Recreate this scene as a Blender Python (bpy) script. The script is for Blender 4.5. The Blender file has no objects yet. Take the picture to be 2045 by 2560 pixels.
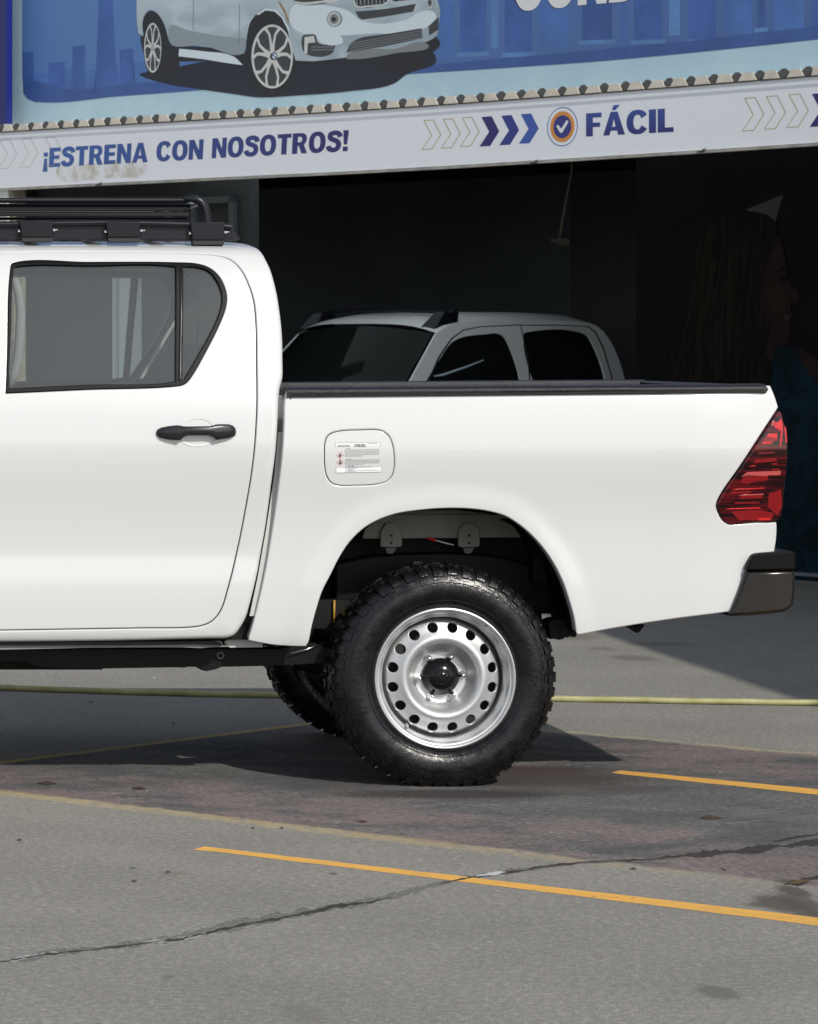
import bpy, bmesh, math, random
import numpy as np
from mathutils import Vector
from mathutils.geometry import delaunay_2d_cdt

scene = bpy.context.scene
C = scene.collection
R = math.radians
random.seed(7)

# ------------------------------------------------------------------ camera
# the photograph is the right-hand crop of a wider level frame: 52 mm lens 12 m from the truck's flank
FPX, DC, HC, CX, PX0, PY0 = 8772.0, 12.0, 1.506, -0.837, -612.0, 870.0
cam = bpy.data.cameras.new('camera')
camo = bpy.data.objects.new('camera', cam); C.objects.link(camo)
camo.location = (CX, -DC, HC); camo.rotation_euler = (R(90), 0, 0)
cam.sensor_fit = 'HORIZONTAL'; cam.sensor_width = 36.0
cam.lens = 36.0 * FPX / 2045.0
cam.shift_x = (1022.5 - PX0) / 2045.0
cam.shift_y = -(1280.0 - PY0) / 2045.0
cam.clip_start = 0.1; cam.clip_end = 1500
cam.dof.use_dof = True; cam.dof.focus_distance = 12.15; cam.dof.aperture_fstop = 22.0
scene.camera = camo

# ------------------------------------------------------------------ light
SUN_H = (-0.62, 1.27)                       # horizontal travel of a ray per metre of fall
elev = math.atan2(1.0, math.hypot(*SUN_H))
world = bpy.data.worlds.new('World'); scene.world = world; world.use_nodes = True
wn = world.node_tree; bg = wn.nodes['Background']
sky = wn.nodes.new('ShaderNodeTexSky'); sky.sky_type = 'NISHITA'; sky.sun_disc = False
sky.sun_elevation = elev; sky.sun_rotation = math.atan2(-SUN_H[0], -SUN_H[1])
sky.dust_density = 2.0; sky.air_density = 1.0; sky.altitude = 1500
hs = wn.nodes.new('ShaderNodeHueSaturation'); hs.inputs['Saturation'].default_value = 0.45      # bright hazy midday sky
wn.links.new(sky.outputs[0], hs.inputs['Color']); wn.links.new(hs.outputs[0], bg.inputs[0]); bg.inputs[1].default_value = 0.145
sl = bpy.data.lights.new('sun', 'SUN'); sl.energy = 3.5; sl.angle = R(0.9); sl.color = (1.0, 0.95, 0.87)
so = bpy.data.objects.new('sun', sl); C.objects.link(so); so.location = (3, -8, 12)
so.rotation_euler = Vector((SUN_H[0], SUN_H[1], -1.0)).to_track_quat('-Z', 'Y').to_euler()
scene.view_settings.view_transform = 'Standard'; scene.view_settings.look = 'None'
scene.view_settings.gamma = 1.0; scene.view_settings.exposure = 0.09
scene.cycles.max_bounces = 10; scene.cycles.transparent_max_bounces = 12
scene.cycles.use_denoising = True
scene.cycles.sample_clamp_indirect = 3.0; scene.cycles.blur_glossy = 1.0

# ------------------------------------------------------------------ node helper
class NT:
    def __init__(s, name):
        s.m = bpy.data.materials.new(name); s.m.use_nodes = True
        s.t = s.m.node_tree; s.b = s.t.nodes['Principled BSDF']; s.out = s.t.nodes['Material Output']
    def n(s, ty, **kw):
        nd = s.t.nodes.new(ty)
        for k, v in kw.items():
            if k[0] == '_': setattr(nd, k[1:], v)
        return nd
    def put(s, sock, v):
        if isinstance(v, bpy.types.NodeSocket): s.t.links.new(v, sock)
        elif isinstance(v, (tuple, list)) and len(v) == 3 and sock.type == 'RGBA': sock.default_value = (*v, 1)
        else: sock.default_value = v
    def math(s, op, a, b=0.0, c=None, clamp=False):
        nd = s.t.nodes.new('ShaderNodeMath'); nd.operation = op; nd.use_clamp = clamp
        s.put(nd.inputs[0], a); s.put(nd.inputs[1], b)
        if c is not None: s.put(nd.inputs[2], c)
        return nd.outputs[0]
    def mix(s, f, a, b, mode='MIX'):
        nd = s.t.nodes.new('ShaderNodeMix'); nd.data_type = 'RGBA'; nd.blend_type = mode
        s.put(nd.inputs[0], f); s.put(nd.inputs[6], a); s.put(nd.inputs[7], b)
        return nd.outputs[2]
    def ramp(s, v, lo, hi, a=0.0, b=1.0):
        nd = s.t.nodes.new('ShaderNodeMapRange'); nd.interpolation_type = 'SMOOTHSTEP'
        s.put(nd.inputs[0], v); s.put(nd.inputs[1], lo); s.put(nd.inputs[2], hi); s.put(nd.inputs[3], a); s.put(nd.inputs[4], b)
        return nd.outputs[0]
    def noise(s, vec, scale, detail=3.0, rough=0.5, dist=0.0):
        nd = s.t.nodes.new('ShaderNodeTexNoise')
        if vec is not None: s.put(nd.inputs['Vector'], vec)
        nd.inputs['Scale'].default_value = scale; nd.inputs['Detail'].default_value = detail
        nd.inputs['Roughness'].default_value = rough; nd.inputs['Distortion'].default_value = dist
        return nd.outputs['Fac']
    def obj(s):
        return s.t.nodes.new('ShaderNodeTexCoord').outputs['Object']
    def scale(s, vec, sc, rot=(0, 0, 0), loc=(0, 0, 0)):
        nd = s.t.nodes.new('ShaderNodeMapping'); s.put(nd.inputs[0], vec)
        nd.inputs['Scale'].default_value = sc; nd.inputs['Rotation'].default_value = rot; nd.inputs['Location'].default_value = loc
        return nd.outputs[0]
    def bump(s, h, strength, dist=0.01):
        nd = s.t.nodes.new('ShaderNodeBump'); nd.inputs['Strength'].default_value = strength
        nd.inputs['Distance'].default_value = dist; s.put(nd.inputs['Height'], h)
        s.t.links.new(nd.outputs[0], s.b.inputs['Normal'])
    def set(s, **kw):
        for k, v in kw.items(): s.put(s.b.inputs[k.replace('_', ' ')], v)
        return s

MATS = {}
def mat(name, color, rough=0.5, metal=0.0, spec=0.5, coat=0.0, var=0.0, vscale=6.0, bump=0.0, bscale=200.0):
    if name in MATS: return MATS[name]
    t = NT(name)
    t.set(Roughness=rough, Metallic=metal, Specular_IOR_Level=spec, Coat_Weight=coat, Coat_Roughness=0.04)
    if var > 0:
        f = t.noise(t.obj(), vscale, 4, 0.6)
        c = tuple(max(0, x * (1 - var)) for x in color); d = tuple(min(1, x * (1 + var)) for x in color)
        t.set(Base_Color=t.mix(t.ramp(f, 0.3, 0.7), c, d))
    else: t.set(Base_Color=color)
    if bump > 0: t.bump(t.noise(t.obj(), bscale, 3, 0.6), bump, 0.004)
    MATS[name] = t.m
    return t.m

# ------------------------------------------------------------------ object helpers
def wloc(o):
    v = Vector((0, 0, 0))
    while o is not None:
        v += o.location; o = o.parent
    return v
def tag(o, label=None, cat=None, group=None, kind=None):
    if label: o['label'] = label
    if cat: o['category'] = cat
    if group: o['group'] = group
    if kind: o['kind'] = kind
    return o
def thing(name, label, cat, loc=(0, 0, 0), group=None):
    o = bpy.data.objects.new(name, None); C.objects.link(o); o.location = loc
    o.empty_display_size = 0.2
    return tag(o, label, cat, group)
def obj(name, v, f, m, parent=None, normals=None, smooth=False, loc=None):
    """one mesh object; v are world coordinates (or local to loc when loc is given)"""
    off = wloc(parent) if parent is not None else Vector((0, 0, 0))
    v = np.asarray(v, float).reshape(-1, 3)
    if loc is None: v = v - np.array(off)
    me = bpy.data.meshes.new(name); me.from_pydata(v.tolist(), [], [list(map(int, q)) for q in f]); me.update()
    ms = m if isinstance(m, (list, tuple)) else [m]
    for mm in ms: me.materials.append(mm)
    if normals is not None or smooth is True:
        me.polygons.foreach_set('use_smooth', [True] * len(me.polygons))
    if normals is not None:
        me.normals_split_custom_set_from_vertices([tuple(n) for n in normals])
    elif smooth not in (True, False):
        me.polygons.foreach_set('use_smooth', [True] * len(me.polygons))
        me.set_sharp_from_angle(angle=R(smooth))
    o = bpy.data.objects.new(name, me); C.objects.link(o)
    if parent is not None: o.parent = parent
    if loc is not None: o.location = Vector(loc) - off
    return o
class MB:
    """collects simple solids into one mesh"""
    def __init__(s): s.v = []; s.f = []
    def add(s, v, f):
        k = len(s.v); s.v += [tuple(p) for p in v]; s.f += [tuple(i + k for i in q) for q in f]; return s
    def box(s, a, b, bev=0.0):
        (x0, y0, z0), (x1, y1, z1) = a, b
        return s.hull8([(x0, y0, z0), (x1, y0, z0), (x1, y1, z0), (x0, y1, z0), (x0, y0, z1), (x1, y0, z1), (x1, y1, z1), (x0, y1, z1)])
    def hull8(s, p):
        return s.add(p, [(0, 3, 2, 1), (4, 5, 6, 7), (0, 1, 5, 4), (1, 2, 6, 5), (2, 3, 7, 6), (3, 0, 4, 7)])
    def prism(s, poly, vec):
        """poly: planar 3-D polygon, extruded by vec"""
        n = len(poly); vec = np.array(vec, float)
        p = [np.array(q, float) for q in poly]; v = p + [q + vec for q in p]
        nr = sum((np.cross(p[i], p[(i + 1) % n]) for i in range(n)), np.zeros(3))
        f = [tuple(range(n)), tuple(range(2 * n - 1, n - 1, -1))] + [(i, i + n, (i + 1) % n + n, (i + 1) % n) for i in range(n)]
        if np.dot(nr, vec) > 0: f = [q[::-1] for q in f]
        return s.add(v, f)
    def tube(s, pts, r, seg=12, cap=True):
        P = [Vector(p) for p in pts]; n = len(P); rr = r if isinstance(r, (list, tuple)) else [r] * n
        k = len(s.v); up = Vector((0, 0, 1))
        t0 = (P[1] - P[0]).normalized()
        if abs(t0.dot(up)) > 0.9: up = Vector((0, 1, 0))
        a = t0.cross(up).normalized()
        for i in range(n):
            t = (P[min(i + 1, n - 1)] - P[max(i - 1, 0)]).normalized()
            a = (a - t * a.dot(t)).normalized(); b = t.cross(a)
            for j in range(seg):
                q = 2 * math.pi * j / seg
                s.v.append(tuple(P[i] + (a * math.cos(q) + b * math.sin(q)) * rr[i]))
        for i in range(n - 1):
            for j in range(seg):
                s.f.append((k + i * seg + j, k + i * seg + (j + 1) % seg, k + (i + 1) * seg + (j + 1) % seg, k + (i + 1) * seg + j))
        if cap:
            s.f.append(tuple(k + j for j in range(seg))[::-1]); s.f.append(tuple(k + (n - 1) * seg + j for j in range(seg)))
        return s
    def lathe(s, prof, c=(0, 0, 0), seg=96, axis='y'):
        """prof: (r, y) list revolved about a line parallel to Y through c"""
        k = len(s.v); n = len(prof)
        for i in range(seg):
            a = 2 * math.pi * i / seg
            for r, y in prof: s.v.append((c[0] + r * math.cos(a), c[1] + y, c[2] + r * math.sin(a)))
        for i in range(seg):
            for j in range(n - 1):
                a, b = k + i * n + j, k + ((i + 1) % seg) * n + j
                s.f.append((a, a + 1, b + 1, b))
        return s
    def grid(s, P, flip=False):
        P = np.asarray(P, float); a, b = P.shape[:2]; k = len(s.v)
        s.v += [tuple(q) for q in P.reshape(-1, 3)]
        for i in range(a - 1):
            for j in range(b - 1):
                q = (k + i * b + j, k + (i + 1) * b + j, k + (i + 1) * b + j + 1, k + i * b + j + 1)
                s.f.append(q[::-1] if flip else q)
        return s
    def obj(s, name, m, parent=None, smooth=False, bevel=0.0, loc=None):
        o = obj(name, s.v, s.f, m, parent, smooth=smooth, loc=loc)
        if bevel:
            b = o.modifiers.new('bevel', 'BEVEL'); b.width = bevel; b.segments = 2; b.limit_method = 'ANGLE'; b.angle_limit = R(35)
            b.harden_normals = False
            if smooth is False:
                o.data.polygons.foreach_set('use_smooth', [True] * len(o.data.polygons)); o.data.set_sharp_from_angle(angle=R(35))
        return o

# ------------------------------------------------------------------ 2-D helpers
def spline1(pts):
    """dense curve through pts (natural cubic over chord length) -> (s, xy) arrays"""
    p = np.array(pts, float); t = np.r_[0, np.cumsum(np.linalg.norm(np.diff(p, axis=0), axis=1))]
    n = len(p); h = np.diff(t); A = np.eye(n); B = np.zeros((n, p.shape[1]))
    for i in range(1, n - 1):
        A[i, i - 1] = h[i - 1]; A[i, i] = 2 * (h[i - 1] + h[i]); A[i, i + 1] = h[i]
        B[i] = 6 * ((p[i + 1] - p[i]) / h[i] - (p[i] - p[i - 1]) / h[i - 1])
    M = np.linalg.solve(A, B); T = np.linspace(0, t[-1], 1200); k = np.clip(np.searchsorted(t, T) - 1, 0, n - 2)
    d0 = (T - t[k])[:, None]; d1 = (t[k + 1] - T)[:, None]; hk = h[k][:, None]
    q = M[k] * d1**3 / (6 * hk) + M[k + 1] * d0**3 / (6 * hk) + (p[k] / hk - M[k] * hk / 6) * d1 + (p[k + 1] / hk - M[k + 1] * hk / 6) * d0
    s = np.r_[0, np.cumsum(np.linalg.norm(np.diff(q, axis=0), axis=1))]
    return s, q
def smooth_poly(pts, step, closed=True, corners=()):
    """Catmull-Rom through pts (indices in corners stay sharp), resampled about every step"""
    p = [np.array(q, float) for q in pts]; n = len(p); out = []
    for i in range(n if closed else n - 1):
        a, b = p[i], p[(i + 1) % n]
        z = p[(i - 1) % n] if (closed or i > 0) else 2 * a - b
        c = p[(i + 2) % n] if (closed or i + 2 < n) else 2 * b - a
        d = np.linalg.norm(b - a) + 1e-9
        ta = (b - a) if (i % n) in corners else ((a - z) / (np.linalg.norm(a - z) + 1e-9) + (b - a) / d) * 0.5 * d
        tb = (b - a) if ((i + 1) % n) in corners else ((b - a) / d + (c - b) / (np.linalg.norm(c - b) + 1e-9)) * 0.5 * d
        k = max(1, int(math.ceil(d / step)))
        for j in range(k):
            t = j / k
            out.append((2 * t**3 - 3 * t**2 + 1) * a + (t**3 - 2 * t**2 + t) * ta + (-2 * t**3 + 3 * t**2) * b + (t**3 - t**2) * tb)
    if not closed: out.append(p[-1])
    return np.array(out)
def area(P):
    return 0.5 * np.sum(P[:, 0] * np.roll(P[:, 1], -1) - np.roll(P[:, 0], -1) * P[:, 1])
def ccw(P): return P if area(P) > 0 else P[::-1]
def outward(P):
    """outward unit vectors of a ccw polygon, mitred"""
    e = np.roll(P, -1, 0) - P; e /= np.linalg.norm(e, axis=1)[:, None] + 1e-12
    n = np.c_[e[:, 1], -e[:, 0]]; m = n + np.roll(n, 1, 0)
    l = np.linalg.norm(m, axis=1)[:, None]; m = m / (l + 1e-9)
    c = np.clip(np.sum(m * n, axis=1)[:, None], 0.6, 1)
    return m / c
def offset(P, d): P = ccw(P); return P + outward(P) * d
def inside(pts, poly):
    x, y = pts[:, 0][:, None], pts[:, 1][:, None]; a = poly; b = np.roll(poly, -1, 0)
    c = ((a[None, :, 1] > y) != (b[None, :, 1] > y))
    with np.errstate(divide='ignore', invalid='ignore'):
        xi = (b[None, :, 0] - a[None, :, 0]) * (y - a[None, :, 1]) / (b[None, :, 1] - a[None, :, 1]) + a[None, :, 0]
    return (np.sum(c & (x < xi), axis=1) % 2) == 1
def dist_to(pts, poly, closed=True):
    a = poly if closed else poly[:-1]; b = np.roll(poly, -1, 0) if closed else poly[1:]
    best = np.full(len(pts), 1e9)
    for i in range(len(a)):
        ab = b[i] - a[i]; t = np.clip(((pts - a[i]) @ ab) / (ab @ ab + 1e-12), 0, 1)
        best = np.minimum(best, np.linalg.norm(pts - a[i] - t[:, None] * ab, axis=1))
    return best
def triangulate(loops, g):
    """loops[0] outer, rest holes -> points, triangles"""
    P = np.vstack(loops); edges = []; k = 0
    for L in loops:
        n = len(L); edges += [(k + i, k + (i + 1) % n) for i in range(n)]; k += n
    lo, hi = loops[0].min(0), loops[0].max(0)
    if g:
        xs = np.arange(lo[0] + g / 2, hi[0], g); ys = np.arange(lo[1] + g / 2, hi[1], g)
        G = np.array([(x + (g / 2 if j % 2 else 0), y) for j, y in enumerate(ys) for x in xs])
        if len(G):
            ok = inside(G, loops[0])
            for h in loops[1:]: ok &= ~inside(G, h)
            G = G[ok]
            for L in loops:
                if len(G): G = G[dist_to(G, L) > 0.55 * g]
            P = np.vstack([P, G]) if len(G) else P
    vo, eo, fo, *_ = delaunay_2d_cdt([Vector(p) for p in P], edges, [], 0, 1e-7)
    V = np.array([tuple(p) for p in vo]); F = np.array([tuple(f) for f in fo])
    c = V[F].mean(1); ok = inside(c, loops[0])
    for h in loops[1:]: ok &= ~inside(c, h)
    return V, F[ok], P
def ray(px, py):
    return np.array([(px - PX0) / FPX, 1.0, (PY0 - py) / FPX])
CAM = np.array([CX, -DC, HC])
def on_plane(px, py, p0, n):
    d = ray(px, py); t = np.dot(np.array(p0) - CAM, n) / np.dot(d, n); return CAM + d * t
def gnd(px, py, z=0.0): return on_plane(px, py, (0, 0, z), (0, 0, 1))
def aty(px, py, y): return on_plane(px, py, (0, y, 0), (0, 1, 0))
# ------------------------------------------------------------------ materials of the truck
W = 1.80                                     # width of the truck: near flank y = 0, far flank y = W
paint = NT('white_paint'); paint.set(Base_Color=(0.565, 0.57, 0.568), Roughness=0.28, Coat_Weight=0.9, Coat_Roughness=0.11, Specular_IOR_Level=0.4); paint = paint.m
black_plastic = mat('black_plastic', (0.004, 0.004, 0.0055), 0.42, spec=0.12)
grain_plastic = mat('grained_plastic', (0.010, 0.011, 0.014), 0.40, spec=0.3, bump=0.6, bscale=160.0)
gloss_black = mat('gloss_black', (0.006, 0.006, 0.007), 0.16, spec=.3)
rack_black = mat('powder_coated_steel', (0.008, 0.009, 0.013), 0.33, spec=0.3)
under_black = mat('underbody_black', (0.007, 0.007, 0.007), 0.6, spec=.2, var=0.4, vscale=9)
bumper_dark = mat('dark_bumper_metal', (0.045, 0.042, 0.039), 0.22, metal=0.8, var=0.12)
chrome = mat('zinc', (0.75, 0.75, 0.74), 0.2, metal=1.0)
gap_dark = mat('seal_rubber', (0.02, 0.02, 0.02), 0.7)
well_paint_shaded = mat('shaded_paint', (0.22, 0.215, 0.185), 0.6, spec=.2, var=0.15, vscale=5)  # whitish body paint with the wheel well's shade put into its colour
trim_grey = mat('cabin_trim', (0.34, 0.34, 0.32), 0.7)
seat_cloth = mat('seat_cloth', (0.045, 0.046, 0.05), 0.9, bump=0.3, bscale=300)
def glass_mat(name, tint, haze, hz):
    t = NT(name); t.t.nodes.remove(t.b)
    tr = t.n('ShaderNodeBsdfTransparent'); tr.inputs[0].default_value = (*tint, 1)
    df = t.n('ShaderNodeBsdfDiffuse'); df.inputs[0].default_value = (*hz, 1)
    gl = t.n('ShaderNodeBsdfGlossy'); gl.inputs['Roughness'].default_value = 0.02
    m1 = t.n('ShaderNodeMixShader'); m1.inputs[0].default_value = haze
    t.t.links.new(tr.outputs[0], m1.inputs[1]); t.t.links.new(df.outputs[0], m1.inputs[2])
    fr = t.n('ShaderNodeFresnel'); fr.inputs[0].default_value = 1.5
    m2 = t.n('ShaderNodeMixShader'); t.t.links.new(fr.outputs[0], m2.inputs[0])
    t.t.links.new(m1.outputs[0], m2.inputs[1]); t.t.links.new(gl.outputs[0], m2.inputs[2])
    t.t.links.new(m2.outputs[0], t.out.inputs[0])
    return t.m
side_glass = glass_mat('tinted_side_glass', (0.78, 0.82, 0.82), 0.15, (0.34, 0.38, 0.395))

truck = thing('pickup_truck', 'white double cab pickup with black roof rack and steel wheels across the red bay', 'pickup truck', (1.525, 0.9, 0.0))

# ------------------------------------------------------------------ body surfaces
class Surf:
    def __init__(s, sec, extra=None):
        s.s, s.q = spline1(sec); s.extra = extra
    def sec(s, v):
        v = np.asarray(v, float)
        e = np.clip(v - s.s[-1], 0, None); b = np.clip(s.s[0] - v, 0, None); d1 = (s.q[-1] - s.q[-4]) / (s.s[-1] - s.s[-4]); d0 = (s.q[3] - s.q[0]) / s.s[3]
        return np.interp(v, s.s, s.q[:, 0]) + e * d1[0] - b * d0[0], np.interp(v, s.s, s.q[:, 1]) + e * d1[1] - b * d0[1]
    def F(s, u, v):
        u = np.asarray(u, float); y, z = s.sec(v)
        if s.extra is not None: y, z = s.extra(u, y, z)
        return np.stack([u, y, z], -1)
    def D(s, u, v, h=0.004):
        return (s.F(u + h, v) - s.F(u - h, v)) / (2 * h), (s.F(u, v + h) - s.F(u, v - h)) / (2 * h)
    def N(s, u, v):
        a, b = s.D(u, v); n = np.cross(a, b); n /= np.linalg.norm(n, axis=-1)[..., None]
        return n                                            # x cross up = -y : outward on the near flank
    def z2s(s, z):
        k = int(np.argmax(s.q[:, 1])) + 1; return float(np.interp(z, s.q[:k, 1], s.s[:k]))
    def y2s(s, y):
        k = 500; return float(np.interp(y, s.q[k:, 0], s.s[k:]))
    def inv(s, px, py):
        lo, hi = s.s[0], s.smax
        for _ in range(46):
            m = 0.5 * (lo + hi); y, z = s.sec(m); x = (px - PX0) * (DC + y) / FPX + CX
            p = s.F(np.array([x]), np.array([m]))[0]; x = (px - PX0) * (DC + p[1]) / FPX + CX
            v = PY0 + (HC - p[2]) * FPX / (DC + p[1])
            if v > py: lo = m
            else: hi = m
        return (x, m)
    def px(s, pts): return np.array([s.inv(*p) for p in pts])

def ss(t): t = np.clip(t, 0, 1); return t * t * (3 - 2 * t)
cab_sec = [(.064, .488), (.046, .510), (.0365, .56), (.0330, .62), (.0320, .69), (.0345, .735), (.0395, .775), (.0385, .84), (.0255, .96), (.0080, 1.08), (.0018, 1.15), (.0035, 1.22),
           (.015, 1.30), (.030, 1.355), (.052, 1.42), (.088, 1.53), (.128, 1.65), (.165, 1.745), (.200, 1.808), (.250, 1.849), (.33, 1.870), (.5, 1.884), (.7, 1.890), (.9, 1.892)]
def cab_extra(u, y, z):
    d = np.clip((u - 0.79) / 0.16, 0, 3); w = ss((z - 1.5) / 0.3)
    z = z - 0.013 * d * d * w
    f = np.clip((-0.30 - u) / 0.5, 0, 3); z = z - 0.035 * f * f * w
    return y + 0.012 * np.clip((u - 0.4) / 0.6, 0, 2) ** 2 * ss((z - 1.3) / 0.2), z
cab = Surf(cab_sec, cab_extra); cab.smax = cab.y2s(0.42)

arch_px = [(768, 1618), (771, 1608), (779, 1570), (791, 1524), (806, 1478), (827, 1436.5), (848, 1395), (873, 1357), (906, 1324), (940, 1303), (986, 1286), (1053, 1275.5), (1128, 1271), (1186.5, 1273.5),
           (1228, 1280), (1262, 1290), (1291, 1307), (1320, 1330), (1354, 1365.5), (1383, 1407), (1408, 1457), (1425, 1508), (1435, 1545), (1441, 1587.5)]
arch_xz = np.array([((p[0] - PX0) * DC / FPX + CX, HC - (p[1] - PY0) * DC / FPX) for p in arch_px])
arch_fine = smooth_poly(arch_xz, 0.03, closed=False)
bed_sec = [(.066, .450), (.050, .485), (.0410, .53), (.0365, .60), (.0340, .68), (.0335, .735), (.0330, .78), (.0310, .85), (.0215, .97), (.0065, 1.08), (.0010, 1.14), (.0028, 1.20),
           (.011, 1.27), (.022, 1.33), (.034, 1.365), (.055, 1.385), (.085, 1.395), (.12, 1.40)]
def bed_extra(u, y, z):
    sh = np.shape(u); uu, zz = np.ravel(np.broadcast_to(u, sh)), np.ravel(np.broadcast_to(z, sh))
    d = dist_to(np.c_[uu, zz], arch_fine, closed=False).reshape(sh)
    y = y - 0.0085 * (1 - ss((d - 0.004) / 0.09))
    # tail corner turns in
    return y + 0.028 * ss((u - 2.36) / 0.42) + 0.012 * ss((u - 2.55) / 0.2), z
bed = Surf(bed_sec, bed_extra); bed.smax = bed.z2s(1.392)
front = Surf(cab_sec, None); front.smax = cab.smax

def panel(name, surf, outer, holes, m, parent, rr=0.004, L=0.03, g=0.03, off=0.0, mirror=False, rings=3, rh=None):
    outer = ccw(np.asarray(outer)); holes = [ccw(np.asarray(h)) for h in holes]
    rh = rr if rh is None else rh; ro = rr
    loops = [offset(outer, -rr)] + [offset(h, rh) for h in holes]
    V, F, _ = triangulate(loops, g); idx = {(round(a, 6), round(b, 6)): i for i, (a, b) in enumerate(V)}
    P = surf.F(V[:, 0], V[:, 1]); N = surf.N(V[:, 0], V[:, 1]); P = P + N * off
    VV, NN, FF = [P], [N], [F]; FF = [list(map(tuple, F))]; k = len(P)
    for i, l in enumerate(loops):
        rr = ro if i == 0 else rh
        o = outward(l) * (1 if i == 0 else -1); o /= np.linalg.norm(o, axis=1)[:, None]
        n = len(l); p = surf.F(l[:, 0], l[:, 1]); nn = surf.N(l[:, 0], l[:, 1]); p = p + nn * off
        a, b = surf.D(l[:, 0], l[:, 1]); T = a * o[:, :1] + b * o[:, 1:]; T -= nn * np.sum(T * nn, 1)[:, None]; T /= np.linalg.norm(T, axis=1)[:, None]
        rg = []
        for j in range(rings + 1):
            th = 0.5 * math.pi * j / rings
            rg.append((p + T * rr * math.sin(th) - nn * rr * (1 - math.cos(th)), nn * math.cos(th) + T * math.sin(th)))
        rg.append((rg[-1][0] - nn * L, T))
        for q, w in rg[1:]: VV.append(q); NN.append(w)
        ring0 = [idx[(round(a_, 6), round(b_, 6))] if (round(a_, 6), round(b_, 6)) in idx else int(np.argmin(np.sum((V - (a_, b_)) ** 2, 1))) for a_, b_ in l]
        for j in range(len(rg) - 1):
            for t in range(n):
                t1 = (t + 1) % n
                A, B = (ring0[t], ring0[t1]) if j == 0 else (k + (j - 1) * n + t, k + (j - 1) * n + t1)
                A2, B2 = k + j * n + t, k + j * n + t1
                FF.append([(A, A2, B2, B) if i == 0 else (A, B, B2, A2)])
        k += n * (len(rg) - 1)
    v = np.vstack(VV); nrm = np.vstack(NN); f = [q for blk in FF for q in blk]
    # orient faces to the normals
    out = []
    for q in f:
        a, b, c = v[q[0]], v[q[1]], v[q[2]]
        out.append(q if np.dot(np.cross(b - a, c - a), nrm[q[0]] + nrm[q[2]]) >= 0 else tuple(q[::-1]))
    if mirror:
        v = v * [1, -1, 1] + [0, W, 0]; nrm = nrm * [1, -1, 1]; out = [q[::-1] for q in out]
    return obj(name, v, out, m, parent, normals=nrm)

BOTH = (False, True)
# ---- outlines in the photograph's pixels -> the body surface
door_px = [(-18, 634), (0, 631.6), (131, 628.8), (261, 628.8), (435, 631.6), (523, 636), (562, 642), (583.6, 653.4), (605, 677), (623, 714), (634, 749), (639, 788), (641, 832), (642, 919), (642.5, 1006),
           (641, 1049), (636, 1123), (626, 1201), (613, 1276), (600, 1344), (584, 1416), (568, 1477), (555, 1519.5), (542, 1541), (525.6, 1556), (506, 1564), (483, 1568), (360, 1570.5), (261, 1572), (0, 1576), (-18, 1576)]
door_d = cab.px(door_px)
door_s = smooth_poly(door_d, 0.02, True, corners=(0, len(door_px) - 1))
fd = [(-.030, 1.846), (-.45, 1.842), (-.68, 1.80), (-.80, 1.74), (-1.30, 1.32), (-1.36, 1.20), (-1.36, .80), (-1.33, .62), (-1.28, .555), (-1.2, .540), (-.030, .540)]
zs = cab.z2s
fdoor_d = np.array([(x, zs(z)) for x, z in fd]); fdoor_d[0, 1] = door_d[0, 1] + 0.001; fdoor_d[1, 1] = door_d[0, 1] - .003; fdoor_d[2, 1] -= .0; fdoor_d[-1, 1] = door_d[-1, 1]; fdoor_d[-2, 1] = door_d[-1, 1]
fdoor_s = smooth_poly(fdoor_d, 0.03, True, corners=(0, 10))
both = [q for q in door_d[1:-1]] + [fdoor_d[i] for i in range(9, 0, -1)]
both_s = smooth_poly(both, 0.02, True)
cab_rear_px = [(529, 1599.5), (560, 1599), (576, 1596.5), (587, 1591), (600, 1575), (616.5, 1545.5), (626, 1513), (639, 1461), (650.6, 1403), (662, 1341), (672, 1276), (681, 1208), (691, 1130), (696.5, 1049), (698.5, 1000), (702, 965),
               (708.5, 940), (709, 900), (708.5, 850), (706, 810), (702, 775), (696, 735), (688, 700), (678, 667), (668, 645)]
cab_d = list(cab.px(cab_rear_px))
nx = len(cab_d)
cab_d += [(.944, cab.y2s(.25)), (.934, cab.y2s(.33)), (.918, cab.y2s(.48)), (.912, cab.s[-1])]
c1 = len(cab_d) - 1
cab_d += [(-.66, cab.s[-1]), (-.68, cab.y2s(.5)), (-.72, cab.y2s(.28)), (-.86, zs(1.74)), (-1.38, zs(1.30)), (-1.44, zs(1.2)), (-1.44, zs(.7)), (-1.40, zs(.5)), (-.6, zs(.488)), (0.0, cab.inv(0, 1611.5)[1]), (.36, cab.inv(261, 1607)[1])]
cab_s = smooth_poly(cab_d, 0.02, True, corners=(c1, c1 + 1))
for mi in BOTH:
    b = panel('cab_body', cab, cab_s, [offset(both_s, 0.0017)], paint, truck, rr=0.022, rh=0.0045, L=0.03, g=0.032, mirror=mi)
    if not mi: cab_body = b
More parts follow.
